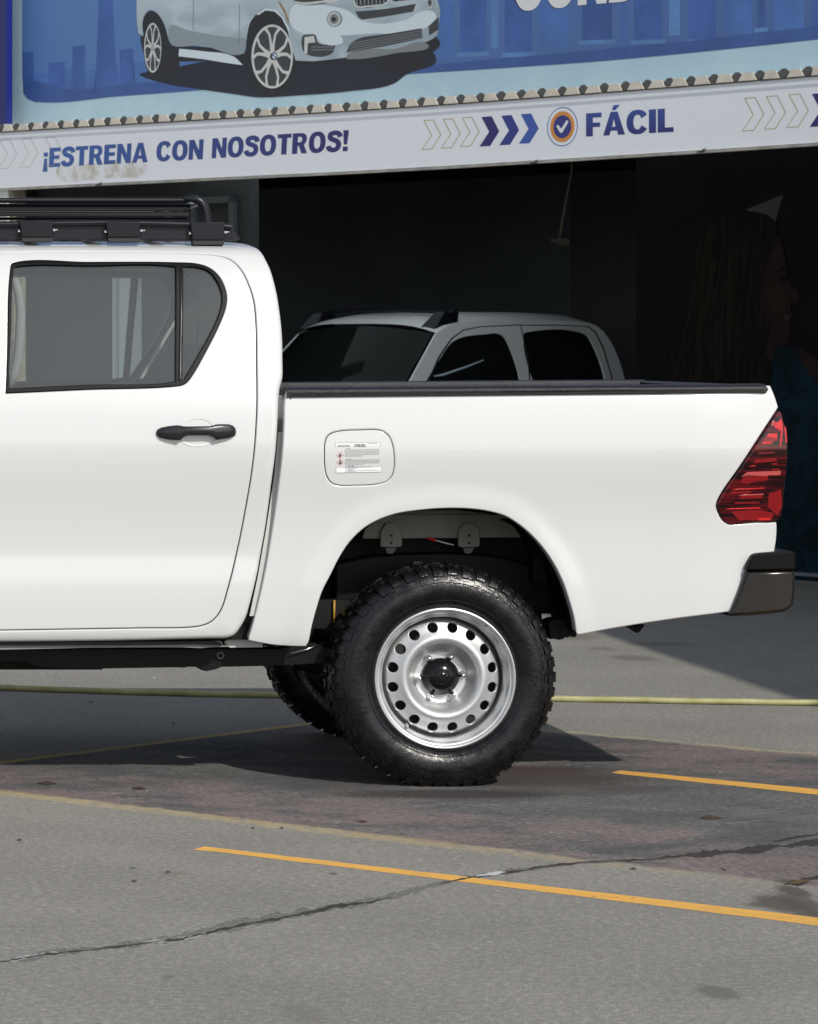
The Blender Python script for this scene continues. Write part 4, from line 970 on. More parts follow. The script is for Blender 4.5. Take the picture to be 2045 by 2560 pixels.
def stripe(tl_, l2, tr, br, bl, ext, label):
    A, B, Cc, D, E = [gnd(*q)[:2] for q in (tl_, l2, tr, br, bl)]
    d = (Cc - B) / np.linalg.norm(Cc - B); Cc = Cc + d * ext; D = D + (D - E) / np.linalg.norm(D - E) * ext
    P = ragged(B, Cc, 90, .0035) + ragged(D, E, 60, .0035) + [A]
    sheet('bay_line', P, .0006, ylw, label)
stripe((482, 2125), (511, 2116.5), (2045, 2294.6), (2045, 2314), (545, 2130), 2.5, 'long yellow painted line crossed by a crack in the foreground')
stripe((1529, 1932), (1551, 1926), (2045, 1973.5), (2045, 1987), (1560, 1936), 2.5, 'short yellow painted line beside the shadow of the wheel')

# cracks: damp margin with a dark open seam in it
damp0 = mat('damp_asphalt', (.17, .168, .16), .7, var=.3, vscale=25, bump=.5, bscale=260)
dm = NT('damp_margin'); dm.t.nodes.remove(dm.b); co = dm.obj()
d_ = dm.n('ShaderNodeBsdfDiffuse'); d_.inputs[0].default_value = (.19, .186, .175, 1); tr_ = dm.n('ShaderNodeBsdfTransparent'); mx_ = dm.n('ShaderNodeMixShader')
dm.put(mx_.inputs[0], dm.ramp(dm.noise(co, 75, 4, .7), .40, .58, .10, .75)); dm.t.links.new(tr_.outputs[0], mx_.inputs[1]); dm.t.links.new(d_.outputs[0], mx_.inputs[2]); dm.t.links.new(mx_.outputs[0], dm.out.inputs[0]); damp = dm.m
seam = mat('open_crack', (.022, .019, .014), .8, var=.5, vscale=30)
silt = mat('crack_silt', (.29, .29, .285), .6, var=.3, vscale=40)
def crack(name, pts, m, z, amp, label):
    v, f = [], []; L, Rr = [], []
    P = [np.array((x, y, w)) for x, y, w in pts]; D = []
    for i in range(len(P) - 1):
        n = max(2, int(np.linalg.norm(P[i + 1][:2] - P[i][:2]) / 7))
        for k in range(n): D.append(P[i] + (P[i + 1] - P[i]) * k / n)
    D.append(P[-1])
    top, bot = [], []; r1 = r2 = 0
    for x, y, w in D:
        r1 = .6 * r1 + rnd.uniform(-1, 1) * amp; r2 = .6 * r2 + rnd.uniform(-1, 1) * amp
        top.append(gnd(x, y - max(.4, w * (1 + r1)))); bot.append(gnd(x, y + max(.4, w * (1 + r2))))
    n = len(top); v = [(p[0], p[1], z) for p in top] + [(p[0], p[1], z) for p in bot]
    f = [(i, n + i, n + i + 1, i + 1) for i in range(n - 1)]
    return tag(obj(name, v, f, m), label, kind='structure')
c1_ = [(-60, 2408, 3), (0, 2404, 4), (65, 2398, 9), (116, 2384, 10), (232, 2373, 8), (348, 2359, 10), (465, 2341, 13), (581, 2314, 14), (697, 2294, 13), (813, 2272, 11), (929, 2253, 10), (1000, 2236, 9), (1100, 2208, 10), (1150, 2197, 8), (1273, 2180, 8), (1364, 2167, 6), (1449, 2157, 4), (1607, 2150, 3), (1680, 2140, 9), (1728, 2134, 7), (1819, 2130, 7), (1910, 2118, 10), (2045, 2102, 8), (2150, 2090, 8)]
c1_ = [(x, y, w * .72) for x, y, w in c1_]
crack('crack_margin', c1_, damp, .0003, .5, 'damp margin along the long crack')
crack('crack', [(0, 2405, 1), (116, 2385, 1.5), (232, 2375, 1.5), (348, 2360, 1.3), (465, 2345, 2.2), (581, 2318, 2.5), (697, 2296, 3.0), (813, 2273, 3.4), (860, 2263, 4), (929, 2254, 2.5), (980, 2243, .8)], seam, .0008, .9, 'long crack in the foreground asphalt')
crack('crack', [(1100, 2209, 1), (1180, 2194, 2.5), (1273, 2181, 2.2), (1364, 2167, 2.5), (1449, 2157, 2.8), (1530, 2153, 1.2), (1607, 2150, 2.5), (1680, 2142, 5), (1728, 2136, 5.5), (1819, 2132, 5.5), (1910, 2120, 7), (2045, 2106, 6), (2150, 2094, 6)], seam, .0008, .7, 'crack running across the red bay')
crack('crack', [(1930, 2105, .5), (1975, 2098, 3), (2045, 2087, 5), (2150, 2072, 5)], seam, .0008, .8, 'short branch of the crack in the red bay')
crack('crack_silt', [(0, 2404, 1.5), (60, 2397, 4), (116, 2385, 3.5), (180, 2379, 1)], silt, .0005, .7, 'pale silt in the crack')
crack('crack_silt', [(300, 2367, 1), (380, 2355, 3), (465, 2347, 3), (540, 2328, 1)], silt, .0005, .9, 'pale silt in the crack')
crack('crack_silt', [(1190, 2191, 1), (1230, 2184, 3.5), (1265, 2181, 1)], mat('white_residue', (.5, .5, .52), .6), .0009, .8, 'white residue beside the yellow line')
crack('crack', [(1962, 2212, 1), (1975, 2206, 4), (2000, 2202, 7), (2045, 2194, 5), (2150, 2180, 4)], seam, .0008, .6, 'oily crack at the right edge')
crack('oil_residue', [(1972, 2208, 1), (1990, 2206, 4), (2012, 2203, 3), (2025, 2200, .6)], mat('amber_oil', (.13, .075, .008), .3), .0011, .4, 'amber oil in the crack')
wet = mat('wet_asphalt', (.075, .068, .055), .45, var=.3, vscale=30, bump=.6, bscale=260)
wp = smooth_poly([gnd(*q)[:2] for q in ((1983, 2212), (1950, 2226), (1920, 2244), (1893, 2252), (1866, 2266), (1895, 2272), (1950, 2277), (2010, 2284), (2045, 2290), (2120, 2300), (2100, 2286), (2045, 2277), (2006, 2262), (1996, 2247), (2010, 2234), (2000, 2222), (1998, 2212))], .03)
# litter: dry leaves, pebbles
lf = mat('dry_leaf', (.05, .03, .02), .8); pb = mat('pebble', (.05, .048, .044), .8)
for k, (px, py, s_) in enumerate(((347, 1973, .03), (118, 1960, .035), (50, 2102, .014), (1770, 2046, .05), (228, 1756, .012), (433, 1811, .012), (1584, 2174, .012), (420, 2182, .01), (335, 2205, .01), (705, 2072, .008), (633, 2072, .009), (385, 1696, .006))):
    p = gnd(px, py); m = MB(); n = 7
    ring = [(p[0] + s_ * math.cos(2 * math.pi * i / n) * rnd.uniform(.5, 1.1), p[1] + s_ * .8 * math.sin(2 * math.pi * i / n) * rnd.uniform(.5, 1.1), rnd.uniform(.0005, .004)) for i in range(n)]
    m.add(ring + [(p[0], p[1], .006 + s_ * .12)], [(i, (i + 1) % n, n) for i in range(n)])
    ws = ['dry curled leaf on the red bay near the cab shadow', 'flat dark leaf at the left end of the red bay', 'small crumb on the asphalt at the left edge', 'thin dark twig on the sealed asphalt at the right', 'dark pebble under the cab below the hose', 'dark pebble under the cab near the thin yellow line', 'brown pebble on the red bay right of the wheel', 'dark crumb left of the tip of the long yellow line', 'dark crumb on the asphalt in the left foreground', 'tiny dark crumb by the faded yellow border', 'tiny dark crumb beside the faded border, left one', 'pale pebble under the cab above the hose'][k]
    tag(m.obj('dry_leaf' if k in (0, 1, 3) else 'pebble', lf if k in (0, 1, 3) else (mat('pale_pebble', (.7, .7, .68), .5) if k == 11 else pb), smooth=True), ws, 'leaf' if k in (0, 1, 3) else 'pebble', 'litter on the asphalt')

# hose
hm = NT('hose_rubber'); co = hm.obj()
hm.set(Base_Color=hm.mix(hm.ramp(hm.noise(hm.scale(co, (3, 1, 1)), 4, 4, .6), .3, .7), (.30, .29, .11), (.40, .385, .20)), Roughness=.5); hm = hm.m
hp = [gnd(x, y, .013) for x, y in ((-700, 1693), (-250, 1708), (0, 1719), (200, 1726), (400, 1732), (700, 1738), (1000, 1742), (1392, 1747), (1600, 1750.5), (1800, 1754), (2045, 1757), (2350, 1760))]
hp = smooth_poly(hp, .12, False)
m = MB(); m.tube([(p[0], p[1], .0135 + .001 * math.sin(i * 1.7)) for i, p in enumerate(hp)], .0132, 14)
tag(m.obj('hose', hm, smooth=True), 'yellow green hose lying across the asphalt behind the wheel', 'hose')

# ------------------------------------------------------------------ the shop: an open front that runs away to the left
HB = 2.70
QR = on_plane(2045, 356, (0, 0, HB), (0, 0, 1)); QL = on_plane(0, 471, (0, 0, HB), (0, 0, 1))
dv = (QL - QR)[:2]; FL = np.linalg.norm(dv); dv = dv / FL; nin = np.array([dv[1], -dv[0]])
if nin[1] < 0: nin = -nin
def fw(t, w, z): p = QR[:2] + dv * t + nin * w; return (p[0], p[1], z)      # t along the front (to the left), w into the shop
N3 = np.array([nin[0], nin[1], 0.0])
def fuv(px, py, w=0.0):
    p = on_plane(px, py, fw(0, w, 0), N3); return (float(np.dot(p[:2] - QR[:2] , dv)), float(p[2]))
def fbox(m, t0, t1, w0, w1, z0, z1):
    return m.hull8([fw(t0, w0, z0), fw(t1, w0, z0), fw(t1, w1, z0), fw(t0, w1, z0), fw(t0, w0, z1), fw(t1, w0, z1), fw(t1, w1, z1), fw(t0, w1, z1)])
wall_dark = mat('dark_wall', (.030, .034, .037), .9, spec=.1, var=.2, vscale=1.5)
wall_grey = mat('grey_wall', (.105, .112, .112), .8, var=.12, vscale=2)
white_post = mat('post_white', (.62, .61, .57), .6, var=.08)
rusty = mat('rust_edge', (.27, .235, .17), .8, var=.3, vscale=20)
shop = thing('shop_building', 'open fronted workshop with a dark interior and a corrugated sheet roof behind the pickup', 'building', fw(4, 2, 0))
T0, T1, WB = -7.0, FL + 7.5, 6.7
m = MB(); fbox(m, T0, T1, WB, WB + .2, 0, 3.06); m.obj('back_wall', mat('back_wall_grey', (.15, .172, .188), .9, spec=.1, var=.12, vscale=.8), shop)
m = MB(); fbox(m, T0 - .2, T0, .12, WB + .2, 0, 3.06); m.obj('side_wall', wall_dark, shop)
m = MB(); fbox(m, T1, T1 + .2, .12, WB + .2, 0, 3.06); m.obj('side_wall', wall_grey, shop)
ts0, ts1 = 1.0, 7.5
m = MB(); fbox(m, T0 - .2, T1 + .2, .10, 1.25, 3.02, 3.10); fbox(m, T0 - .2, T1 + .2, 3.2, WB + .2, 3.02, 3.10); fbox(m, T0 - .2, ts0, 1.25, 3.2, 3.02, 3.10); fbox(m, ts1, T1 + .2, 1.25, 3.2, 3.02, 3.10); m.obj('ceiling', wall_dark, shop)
sk_ = NT('translucent_sheet'); sk_.t.nodes.remove(sk_.b); tl_ = sk_.n('ShaderNodeBsdfTranslucent'); tl_.inputs[0].default_value = (.80, .84, .85, 1); sk_.t.links.new(tl_.outputs[0], sk_.out.inputs[0])
m = MB(); fbox(m, ts0, ts1, 1.25, 3.2, 3.105, 3.108); m.obj('added_light_sheet', sk_.m, shop)  # unseen roof sheet added to let light down onto the parked pickup
m = MB(); fbox(m, T0 - .2, T1 + .2, .06, .10, 2.72, 3.10); m.obj('lintel', wall_grey, shop)
m = MB(); fbox(m, T0 - .2, -.75, .0, .055, 0, 2.72); m.obj('added_sun_stop_wall', wall_grey, shop)  # unseen wall added to keep the sun off the floor at the right
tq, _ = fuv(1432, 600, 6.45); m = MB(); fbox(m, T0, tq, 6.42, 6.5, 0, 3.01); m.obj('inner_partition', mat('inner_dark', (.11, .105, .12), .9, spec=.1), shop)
# left inner wall and its frame, seen above the cab roof
tA, _ = fuv(60, 480, 2.2); tB, _ = fuv(624, 480, 2.2)
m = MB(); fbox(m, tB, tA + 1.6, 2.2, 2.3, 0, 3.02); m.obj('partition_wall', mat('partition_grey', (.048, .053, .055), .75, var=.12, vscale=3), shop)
tC, zC = fuv(486, 495, 2.18); tD, zD = fuv(592, 495, 2.18)
m = MB(); fbox(m, tC, tC - .05, 2.14, 2.19, 0, zC); fbox(m, tD + .05, tD, 2.14, 2.19, 0, zC); fbox(m, tC, tD, 2.14, 2.19, zC - .05, zC); m.obj('window_frame', mat('frame_grey', (.10, .115, .12), .6), shop)
tE, zE = fuv(35, 478, 2.1); tF, _ = fuv(70, 478, 2.1); m = MB(); fbox(m, tF, tE + .4, 2.08, 2.16, 0, 3.0); m.obj('door_panel', mat('green_grey', (.05, .07, .068), .6), shop)
t_, _ = fuv(12, 480, .0); m = MB(); fbox(m, t_ - .03, t_ + .25, .0, .16, 0, HB - .005); m.obj('column', white_post, shop, bevel=.006)
t2, _ = fuv(30, 480, .0); m = MB(); fbox(m, t_ - .075, t_ - .035, .02, .14, 0, HB - .005); m.obj('column_edge', rusty, shop)
# pale door posts deep in the shop, seen through both side windows of the cab
for xa, xb in ((281, 288), (298, 324)):
    a_, _ = fuv(xa, 800, .6); b_, _ = fuv(xb, 800, .6); m = MB(); fbox(m, b_, a_, .6, .72, 0, fuv(300, 640, .6)[1]); m.obj('door_post', mat('pale_post', (.80, .84, .84), .6), shop)
# a pipe down the back at the right of the car
m = MB(); pz = [on_plane(x, y, fw(0, 4.5, 0), N3) for x, y in ((1431, 380), (1430, 430), (1420, 480), (1405, 560), (1400, 600))]
m.tube([tuple(p) for p in pz], .011, 8); cab_ = m.obj('hanging_cable', mat('cable_grey', (.16, .14, .10), .7), smooth=True); tag(cab_, 'thin pale cable hanging in the dark shop above the parked car', 'cable')
pp_ = on_plane(1408, 605, fw(0, 4.5, 0), N3); m = MB(); m.tube([tuple(pp_ + [-.05, 0, .01]), tuple(pp_ + [.04, 0, 0])], .035, 10); m.tube([tuple(pp_ + [-.10, 0, .02]), tuple(pp_ + [-.05, 0, .01])], .015, 8); m.obj('cable_socket', mat('socket_grey', (.10, .09, .07), .7), cab_, smooth=40)

# fascia sign
fas = NT('fascia_board'); co = fas.obj()
d1 = fas.ramp(fas.noise(co, 3.2, 5, .7, .4), .62, .80)
fas.set(Base_Color=fas.mix(fas.math('MULTIPLY', d1, .25), (.85, .87, .91), (.66, .62, .52)), Roughness=.55)
fas = fas.m
sag_px = [(-260, 487, 346), (0, 470.5, 332), (280, 456, 314.5), (560, 442.5, 298), (840, 429.5, 281.5), (1100, 415.3, 264.5), (1400, 397, 242), (1722, 377, 217), (2045, 356, 191), (2400, 332, 162), (2700, 311, 137)]
tops = [fuv(x, b) for x, a, b in sag_px]; bots = [fuv(x, a) for x, a, b in sag_px]
fasc = thing('fascia_sign', 'long white fascia board with blue slogan lettering above the open shop front', 'sign', fw(4, 0, 2.7))
m = MB(); n = len(tops)
for i in range(n - 1):
    (a, az), (b, bz), (c, cz), (d, dz) = bots[i], bots[i + 1], tops[i + 1], tops[i]
    m.hull8([fw(a, 0, az), fw(b, 0, bz), fw(b, .05, bz), fw(a, .05, az), fw(d, 0, dz), fw(c, 0, cz), fw(c, .05, cz), fw(d, .05, dz)])
m.obj('sign_board', fas, fasc)
m = MB()
for i in range(n - 1):
    (a, az), (b, bz) = bots[i], bots[i + 1]
    m.hull8([fw(a, -.012, az - .020), fw(b, -.012, bz - .020), fw(b, .04, bz - .020), fw(a, .04, az - .020), fw(a, -.012, az - .002), fw(b, -.012, bz - .002), fw(b, .04, bz - .002), fw(a, .04, az - .002)])
m.obj('edge_trim', mat('trim_aluminium', (.36, .35, .31), .5, var=.25, vscale=8), fasc)
m = MB()
for x, y in ((250, 458), (1340, 402), (1758, 374)):
    t, z = fuv(x, y); m.lathe([(0, -.03), (.010, -.03), (.010, -.012)], fw(t, 0, z - .004), 8); fbox(m, t - .02, t + .03, -.02, -.012, z - .016, z - .008)
m.obj('trim_bolt', mat('bolt_dark', (.03, .028, .025), .6), fasc)
# old glue stain under the first words
stn = [fuv(*q, -.0015) for q in ((140, 424), (160, 412), (230, 410), (300, 405), (365, 410), (372, 425), (362, 440), (300, 443), (220, 450), (150, 448))]
gl_ = NT('glue_stain'); gl_.t.nodes.remove(gl_.b); co = gl_.obj(); d_ = gl_.n('ShaderNodeBsdfDiffuse'); d_.inputs[0].default_value = (.56, .48, .32, 1); tr_ = gl_.n('ShaderNodeBsdfTransparent'); mx_ = gl_.n('ShaderNodeMixShader')
gl_.put(mx_.inputs[0], gl_.ramp(gl_.noise(co, 9, 5, .7), .38, .66, .0, .40)); gl_.t.links.new(tr_.outputs[0], mx_.inputs[1]); gl_.t.links.new(d_.outputs[0], mx_.inputs[2]); gl_.t.links.new(mx_.outputs[0], gl_.out.inputs[0]); glue = gl_.m
obj('glue_stain', [fw(t, -.0015, z) for t, z in smooth_poly(stn, .03)], [tuple(range(len(smooth_poly(stn, .03))))], glue, fasc)

def gradmat(name, c0, c1, z0, z1, xaxis=False, rough=.45):
    t = NT(name); s = t.n('ShaderNodeSeparateXYZ'); t.put(s.inputs[0], t.obj())
    f_ = t.n('ShaderNodeMapRange'); t.put(f_.inputs[0], s.outputs[0 if xaxis else 2]); f_.inputs[1].default_value = z0; f_.inputs[2].default_value = z1
    t.set(Base_Color=t.mix(f_.outputs[0], c0, c1), Roughness=rough); return t.m
def heavy(ch):
    """outer loops and holes of a heavy grotesque capital, cap height 1"""
    def arc(cx, cy, rx, ry, a0, a1, n=18, p=2.3):
        o = []
        for i in range(n + 1):
            a = R(a0 + (a1 - a0) * i / n); c, s_ = math.cos(a), math.sin(a)
            o.append((cx + rx * math.copysign(abs(c) ** (2 / p), c), cy + ry * math.copysign(abs(s_) ** (2 / p), s_)))
        return o
    if ch == 'E': return .57, [[(0, 0), (.57, 0), (.57, .2), (.24, .2), (.24, .41), (.52, .41), (.52, .6), (.24, .6), (.24, .8), (.56, .8), (.56, 1), (0, 1)]], []
    if ch == 'F': return .54, [[(0, 0), (.24, 0), (.24, .39), (.49, .39), (.49, .58), (.24, .58), (.24, .8), (.54, .8), (.54, 1), (0, 1)]], []
    if ch == 'L': return .53, [[(0, 0), (.53, 0), (.53, .2), (.24, .2), (.24, 1), (0, 1)]], []
    if ch == 'I': return .24, [[(0, 0), (.24, 0), (.24, 1), (0, 1)]], []
    if ch == 'T': return .62, [[(.19, 0), (.43, 0), (.43, .8), (.62, .8), (.62, 1), (0, 1), (0, .8), (.19, .8)]], []
    if ch == 'N': return .68, [[(0, 0), (.21, 0), (.21, .55), (.45, 0), (.68, 0), (.68, 1), (.47, 1), (.47, .46), (.24, 1), (0, 1)]], []
    if ch in 'AÁ':
        o = [[(0, 0), (.22, 0), (.265, .19), (.475, .19), (.52, 0), (.75, 0), (.495, 1), (.255, 1)]]
        if ch == 'Á': o.append([(.30, 1.07), (.43, 1.07), (.58, 1.28), (.36, 1.28)])
        return .75, o, [[(.31, .36), (.43, .36), (.37, .70)]]
    if ch == 'R': return .68, [[(0, 0), (.24, 0), (.24, .37), (.30, .37), (.43, 0), (.68, 0), (.52, .42)] + arc(.36, .70, .28, .30, -50, 90, 12) + [(0, 1)]], [[(.24, .55)] + arc(.33, .685, .10, .135, -90, 90, 10) + [(.24, .82)]]
    if ch == 'D': return .68, [[(0, 0)] + arc(.30, .5, .38, .5, -90, 90, 20) + [(0, 1)]], [[(.24, .2)] + arc(.28, .5, .16, .3, -90, 90, 14) + [(.24, .8)]]
    if ch == 'O': return .74, [arc(.37, .5, .37, .52, 0, 352, 40)], [arc(.37, .5, .14, .31, 0, 350, 30)]
    if ch == 'C': return .70, [arc(.37, .5, .37, .52, 32, 328, 36) + [(.50, .36)] + arc(.37, .5, .14, .31, 322, 38, 24) + [(.50, .64)]], []
    if ch == 'S':
        c = smooth_poly([(.575, .70), (.53, .83), (.42, .90), (.28, .905), (.155, .85), (.13, .74), (.18, .635), (.32, .565), (.46, .485), (.515, .37), (.49, .19), (.385, .105), (.25, .095), (.12, .155), (.07, .29)], .03, False)
        t = np.gradient(c, axis=0); t /= np.linalg.norm(t, axis=1)[:, None]; n = np.c_[-t[:, 1], t[:, 0]] * .112
        return .64, [[tuple(q) for q in np.vstack([c + n, (c - n)[::-1]])]], []
    if ch == '!': return .25, [[(.0, 1), (.25, 1), (.195, .32), (.055, .32)], [(.02, 0), (.23, 0), (.23, .22), (.02, .22)]], []
    if ch == '¡': return .25, [[(.0, -.22), (.25, -.22), (.195, .46), (.055, .46)], [(.02, .56), (.23, .56), (.23, .78), (.02, .78)]], []
def text_mesh(s, bold=0.0, res=4):
    V, F, x = [], [], 0.0
    for ch in s:
        w, outs, holes = heavy(ch)
        for k, o in enumerate(outs):
            o = ccw(np.array(o, float)); hs_ = [ccw(np.array(h, float)) for h in holes] if k == 0 else []
            v, f, _ = triangulate([o] + hs_, 0); n = sum(len(q) for q in V); V.append(v + [x, 0]); F += [tuple(int(i) + n for i in q) for q in f]
        x += w + .055
    return np.vstack(V), F
def place_text(s, bl, br, hpx, m, name, par, w=-.0006, bold=.02, italic=0.0, capref=None, thick=0.0):
    """bl/br: baseline ends in the photograph, hpx: cap height there"""
    v, f = text_mesh(s, bold, 6); ref, _ = text_mesh('E', bold, 2); lo, hi = v.min(0), v.max(0)
    ch0, ch1 = ref[:, 1].min(), ref[:, 1].max()
    a, az = fuv(*bl, w); b, bz = fuv(*br, w); _, hz = fuv(bl[0], bl[1] - hpx, w); H = hz - az
    P = []
    for x, y in v:
        q = (x - lo[0]) / (hi[0] - lo[0]); yy = (y - ch0) / (ch1 - ch0)
        P.append(fw(a + (b - a) * q - italic * H * yy, w, az + (bz - az) * q + H * yy))
    return obj(name, P, [q[::-1] for q in f], m, par)
blue_text = gradmat('slogan_blue', (.035, .025, .17), (.05, .12, .44), fasc.location[0] * 0 - 1.0, 2.6)
def txtmat(name, ca, cb, xa, xb):
    ta, tb = fw(fuv(xa, 400)[0], 0, 0)[0] - fasc.location[0], fw(fuv(xb, 400)[0], 0, 0)[0] - fasc.location[0]
    return gradmat(name, ca, cb, ta, tb, True)
m1 = txtmat('slogan_blue_gradient', (.045, .13, .42), (.030, .024, .16), 107, 800)
for wd, bl, br, hp in (('¡ESTRENA', (107, 419), (369, 405.5), 48), ('CON', (390, 403.5), (507, 398), 49), ('NOSOTROS!', (529, 396), (870, 377.5), 50)):
    place_text(wd, bl, br, hp, m1, 'slogan_word', fasc, bold=.045, italic=.07)
m2 = gradmat('word_blue_gradient', (.028, .018, .15), (.04, .11, .42), .10, .34)
place_text('FÁCIL', (1465, 341.5), (1684, 329.5), 58, m2, 'word_lettering', fasc, bold=.034)
# chevrons
def z2p(pts): return [(950 + x / 1.5726, y / 1.5726) for x, y in pts]
def flat(name, px, m, par, w=-.0006, sm=None, loops=None):
    q = [fuv(*p, w) for p in px]
    if sm: q = [tuple(p) for p in smooth_poly(q, sm)]
    P = np.array([(-a, b) for a, b in q]); lp = [ccw(P)]
    for l in (loops or []): lp.append(ccw(np.array([(-a, b) for a, b in (fuv(*p, w) for p in l)])))
    V, F, _ = triangulate(lp, 0)
    return obj(name, [fw(-a, w, b) for a, b in V], F, m, par)
cb1, cb2, cb3 = mat('chevron_indigo', (.030, .020, .16), .45), mat('chevron_blue', (.032, .040, .25), .45), mat('chevron_light_blue', (.045, .11, .42), .45)
gold = mat('chevron_gold', (.50, .40, .16), .5); faint = mat('chevron_faint', (.60, .57, .50), .5)
def chev(x0, y0, sc=1.0, dy=0.0):
    return [(x0 + sc * x, y0 + sc * y) for x, y in ((4, 0), (44, -3), (74, 56), (38, 114), (-4, 116), (34, 58))]
def outline(px, t):
    P = np.array(px); c = offset(P[::1], -t); return [tuple(q) for q in c]
for k, (x0, y0, mm) in enumerate(((395, 460, cb1), (473, 455, cb2), (550, 449, cb3), (1694, 369, cb1), (1780, 363, cb2), (1866, 357, cb3))):
    flat('chevron', z2p(chev(x0, y0, 1.0 if k < 3 else 1.12)), mm, fasc)
for x0, y0, s_ in ((167, 473, 1.0), (243, 468, 1.0), (318, 462, 1.0), (1427, 385, 1.13), (1513, 378, 1.13), (1602, 371, 1.13)):
    q = z2p(chev(x0, y0, s_)); flat('chevron_outline', q, gold, fasc, loops=[outline(q, 2.0)])
for x0, y0 in ((-5, 548), (78, 543), (172, 537)):
    q = [(x / 1.5655, y / 1.5655) for x, y in chev(x0, y0, .98)]; flat('chevron_outline', q, faint, fasc, loops=[outline(q, 1.6)])
# round tick badge
bt, bz_ = fuv(950 + 716 / 1.5726, 498 / 1.5726, -.003); rad = fuv(950 + 716 / 1.5726, 498 / 1.5726 - 49, -.003)[1] - bz_
def disc(name, r0, r1, m, par, w):
    n = 64; v, f = [], []
    for i in range(n):
        a = 2 * math.pi * i / n
        v += [fw(bt + r0 * rad * math.cos(a), w, bz_ + r0 * rad * math.sin(a)), fw(bt + r1 * rad * math.cos(a), w, bz_ + r1 * rad * math.sin(a))]
    for i in range(n): f.append((2 * i, 2 * i + 1, 2 * ((i + 1) % n) + 1, 2 * ((i + 1) % n)))
    return obj(name, v, f, m, par)
bd = disc('tick_badge', .955, 1.0, cb3, fasc, -.0006)
orr = gradmat('badge_orange', (.75, .55, .06), (.70, .28, .05), -.13, .13, True); 
disc('badge_ring', .585, .79, orr, bd, -.0007); disc('badge_disc', .0, .585, mat('badge_blue', (.030, .035, .22), .45), bd, -.0008)
flat('tick_mark', z2p([(693, 497), (700, 490), (712, 506), (734, 472), (742, 478), (716, 522), (708, 522)]), mat('tick_white', (.8, .8, .8), .5), bd, w=-.0011)

# corrugated roof sheet falling towards the front, open rib ends
sheet_m = NT('roof_sheet'); co = sheet_m.obj()
sheet_m.set(Base_Color=sheet_m.mix(sheet_m.ramp(sheet_m.noise(co, 5, 5, .65), .35, .7), (.78, .71, .60), (.62, .56, .46)), Roughness=.6); sheet_m = sheet_m.m
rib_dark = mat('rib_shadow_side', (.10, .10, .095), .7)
rf = thing('roof_sheet', 'cream corrugated roof sheeting along the top of the white fascia', 'roof', fw(4, .2, 3.1))
def topz(t): return float(np.interp(-t, [-q[0] for q in tops], [q[1] for q in tops]))
per = .168; t = T0 - .1; prof = []
rnd = random.Random(4)
while t < T1:
    h = .040 + rnd.uniform(-.004, .004)
    prof += [(t, 0), (t + per * .56, 0), (t + per * .70, h), (t + per * .86, h)]
    t += per + rnd.uniform(-.004, .004)
rows = []
for w, dz in ((.012, .0), (.17, .012), (.36, .024)):
    rows.append([fw(t, w, topz(t) + dz + h + .004) for t, h in prof])
m = MB(); m.grid(np.array(rows)); sh_ = m.obj('corrugated_sheet', sheet_m, rf)
so_ = sh_.modifiers.new('thick', 'SOLIDIFY'); so_.thickness = .0015; so_.offset = -1
def strip(name, w, top, mm, wob=0.0):
    r0, r1, r2, r3 = [], [], [], []
    for k, (t, h) in enumerate(prof):
        ph = k % 4; zt = top[ph]; dt = (0.010, -0.016, -.010, .004)[ph] if wob else 0
        zz_ = topz(t); j = rnd.uniform(-wob, wob)
        r0.append(fw(t + dt * 0, w, zz_ + .0015)); r1.append(fw(t + dt + j, w, zz_ + zt + j * .5)); r2.append(fw(t + dt + j, w + .004, zz_ + zt + j * .5)); r3.append(fw(t + dt * 0, w + .004, zz_ + .0015))
    b = MB(); b.grid(np.array([r0, r1, r2, r3])); return b.obj(name, mm, rf)
strip('rib_end_shade', .006, (.044, .044, .064, .064), rib_dark)  # dark strip for the weathered rib ends, their shade put into the colour
strip('end_flashing', -.006, (.056, .056, .007, .007), sheet_m, .008)
strip('added_dark_lip', -.016, (.007, .007, .007, .007), mat('gap_black', (.02, .02, .018), .8))  # black lip added for the dark line and shade atop the fascia

# ------------------------------------------------------------------ billboard on the roof edge
WBB = .38
def bz(z): return z
bill = thing('billboard', 'big blue banner printed with a white car and a city skyline above the roof edge', 'billboard', fw(4, WBB, 3.2))
def bflat(name, px, m, par=None, w=0.0, sm=None, corners=(), loops=None):
    par = par or bill; ww = WBB - w * .25
    q = [fuv(*p, ww) for p in px]
    P = np.array([(-a, b) for a, b in q])
    if sm: P = smooth_poly(P, sm, True, corners)
    lp = [ccw(P)] + [ccw(smooth_poly(np.array([(-a, b) for a, b in (fuv(*p, ww) for p in l)]), sm or .05, True, () if sm else tuple(range(len(l))))) for l in (loops or [])]
    V, F, _ = triangulate(lp, 0)
    return obj(name, [fw(-a, ww, b) for a, b in V], F, m, par)
def zA(pts): return [(x / 1.5655, y / 1.5655) for x, y in pts]
def zC_(pts): return [(320 + x / 2.1525, y / 2.1525) for x, y in pts]
edge_m = NT('banner_border'); co = edge_m.obj(); edge_m.set(Base_Color=edge_m.mix(edge_m.ramp(edge_m.noise(co, 2.2, 5, .6), .35, .75), (.41, .60, .71), (.48, .66, .75)), Roughness=.5); edge_m = edge_m.m
tl0, _ = fuv(20, 200, WBB); 
m = MB(); tt = [q[0] for q in tops]
zb0 = 3.13
xs_ = [20, 280, 560, 840, 1100, 1400, 1722, 2045, 2400]
low_px = [318, 301.5, 285, 268, 250.5, 228, 202, 170, 138]
bp = [fuv(x, y + 14, WBB) for x, y in zip(xs_, low_px)]
P = [fw(t, WBB, z) for t, z in bp] + [fw(bp[-1][0], WBB, 6.2), fw(bp[0][0], WBB, 6.2)]
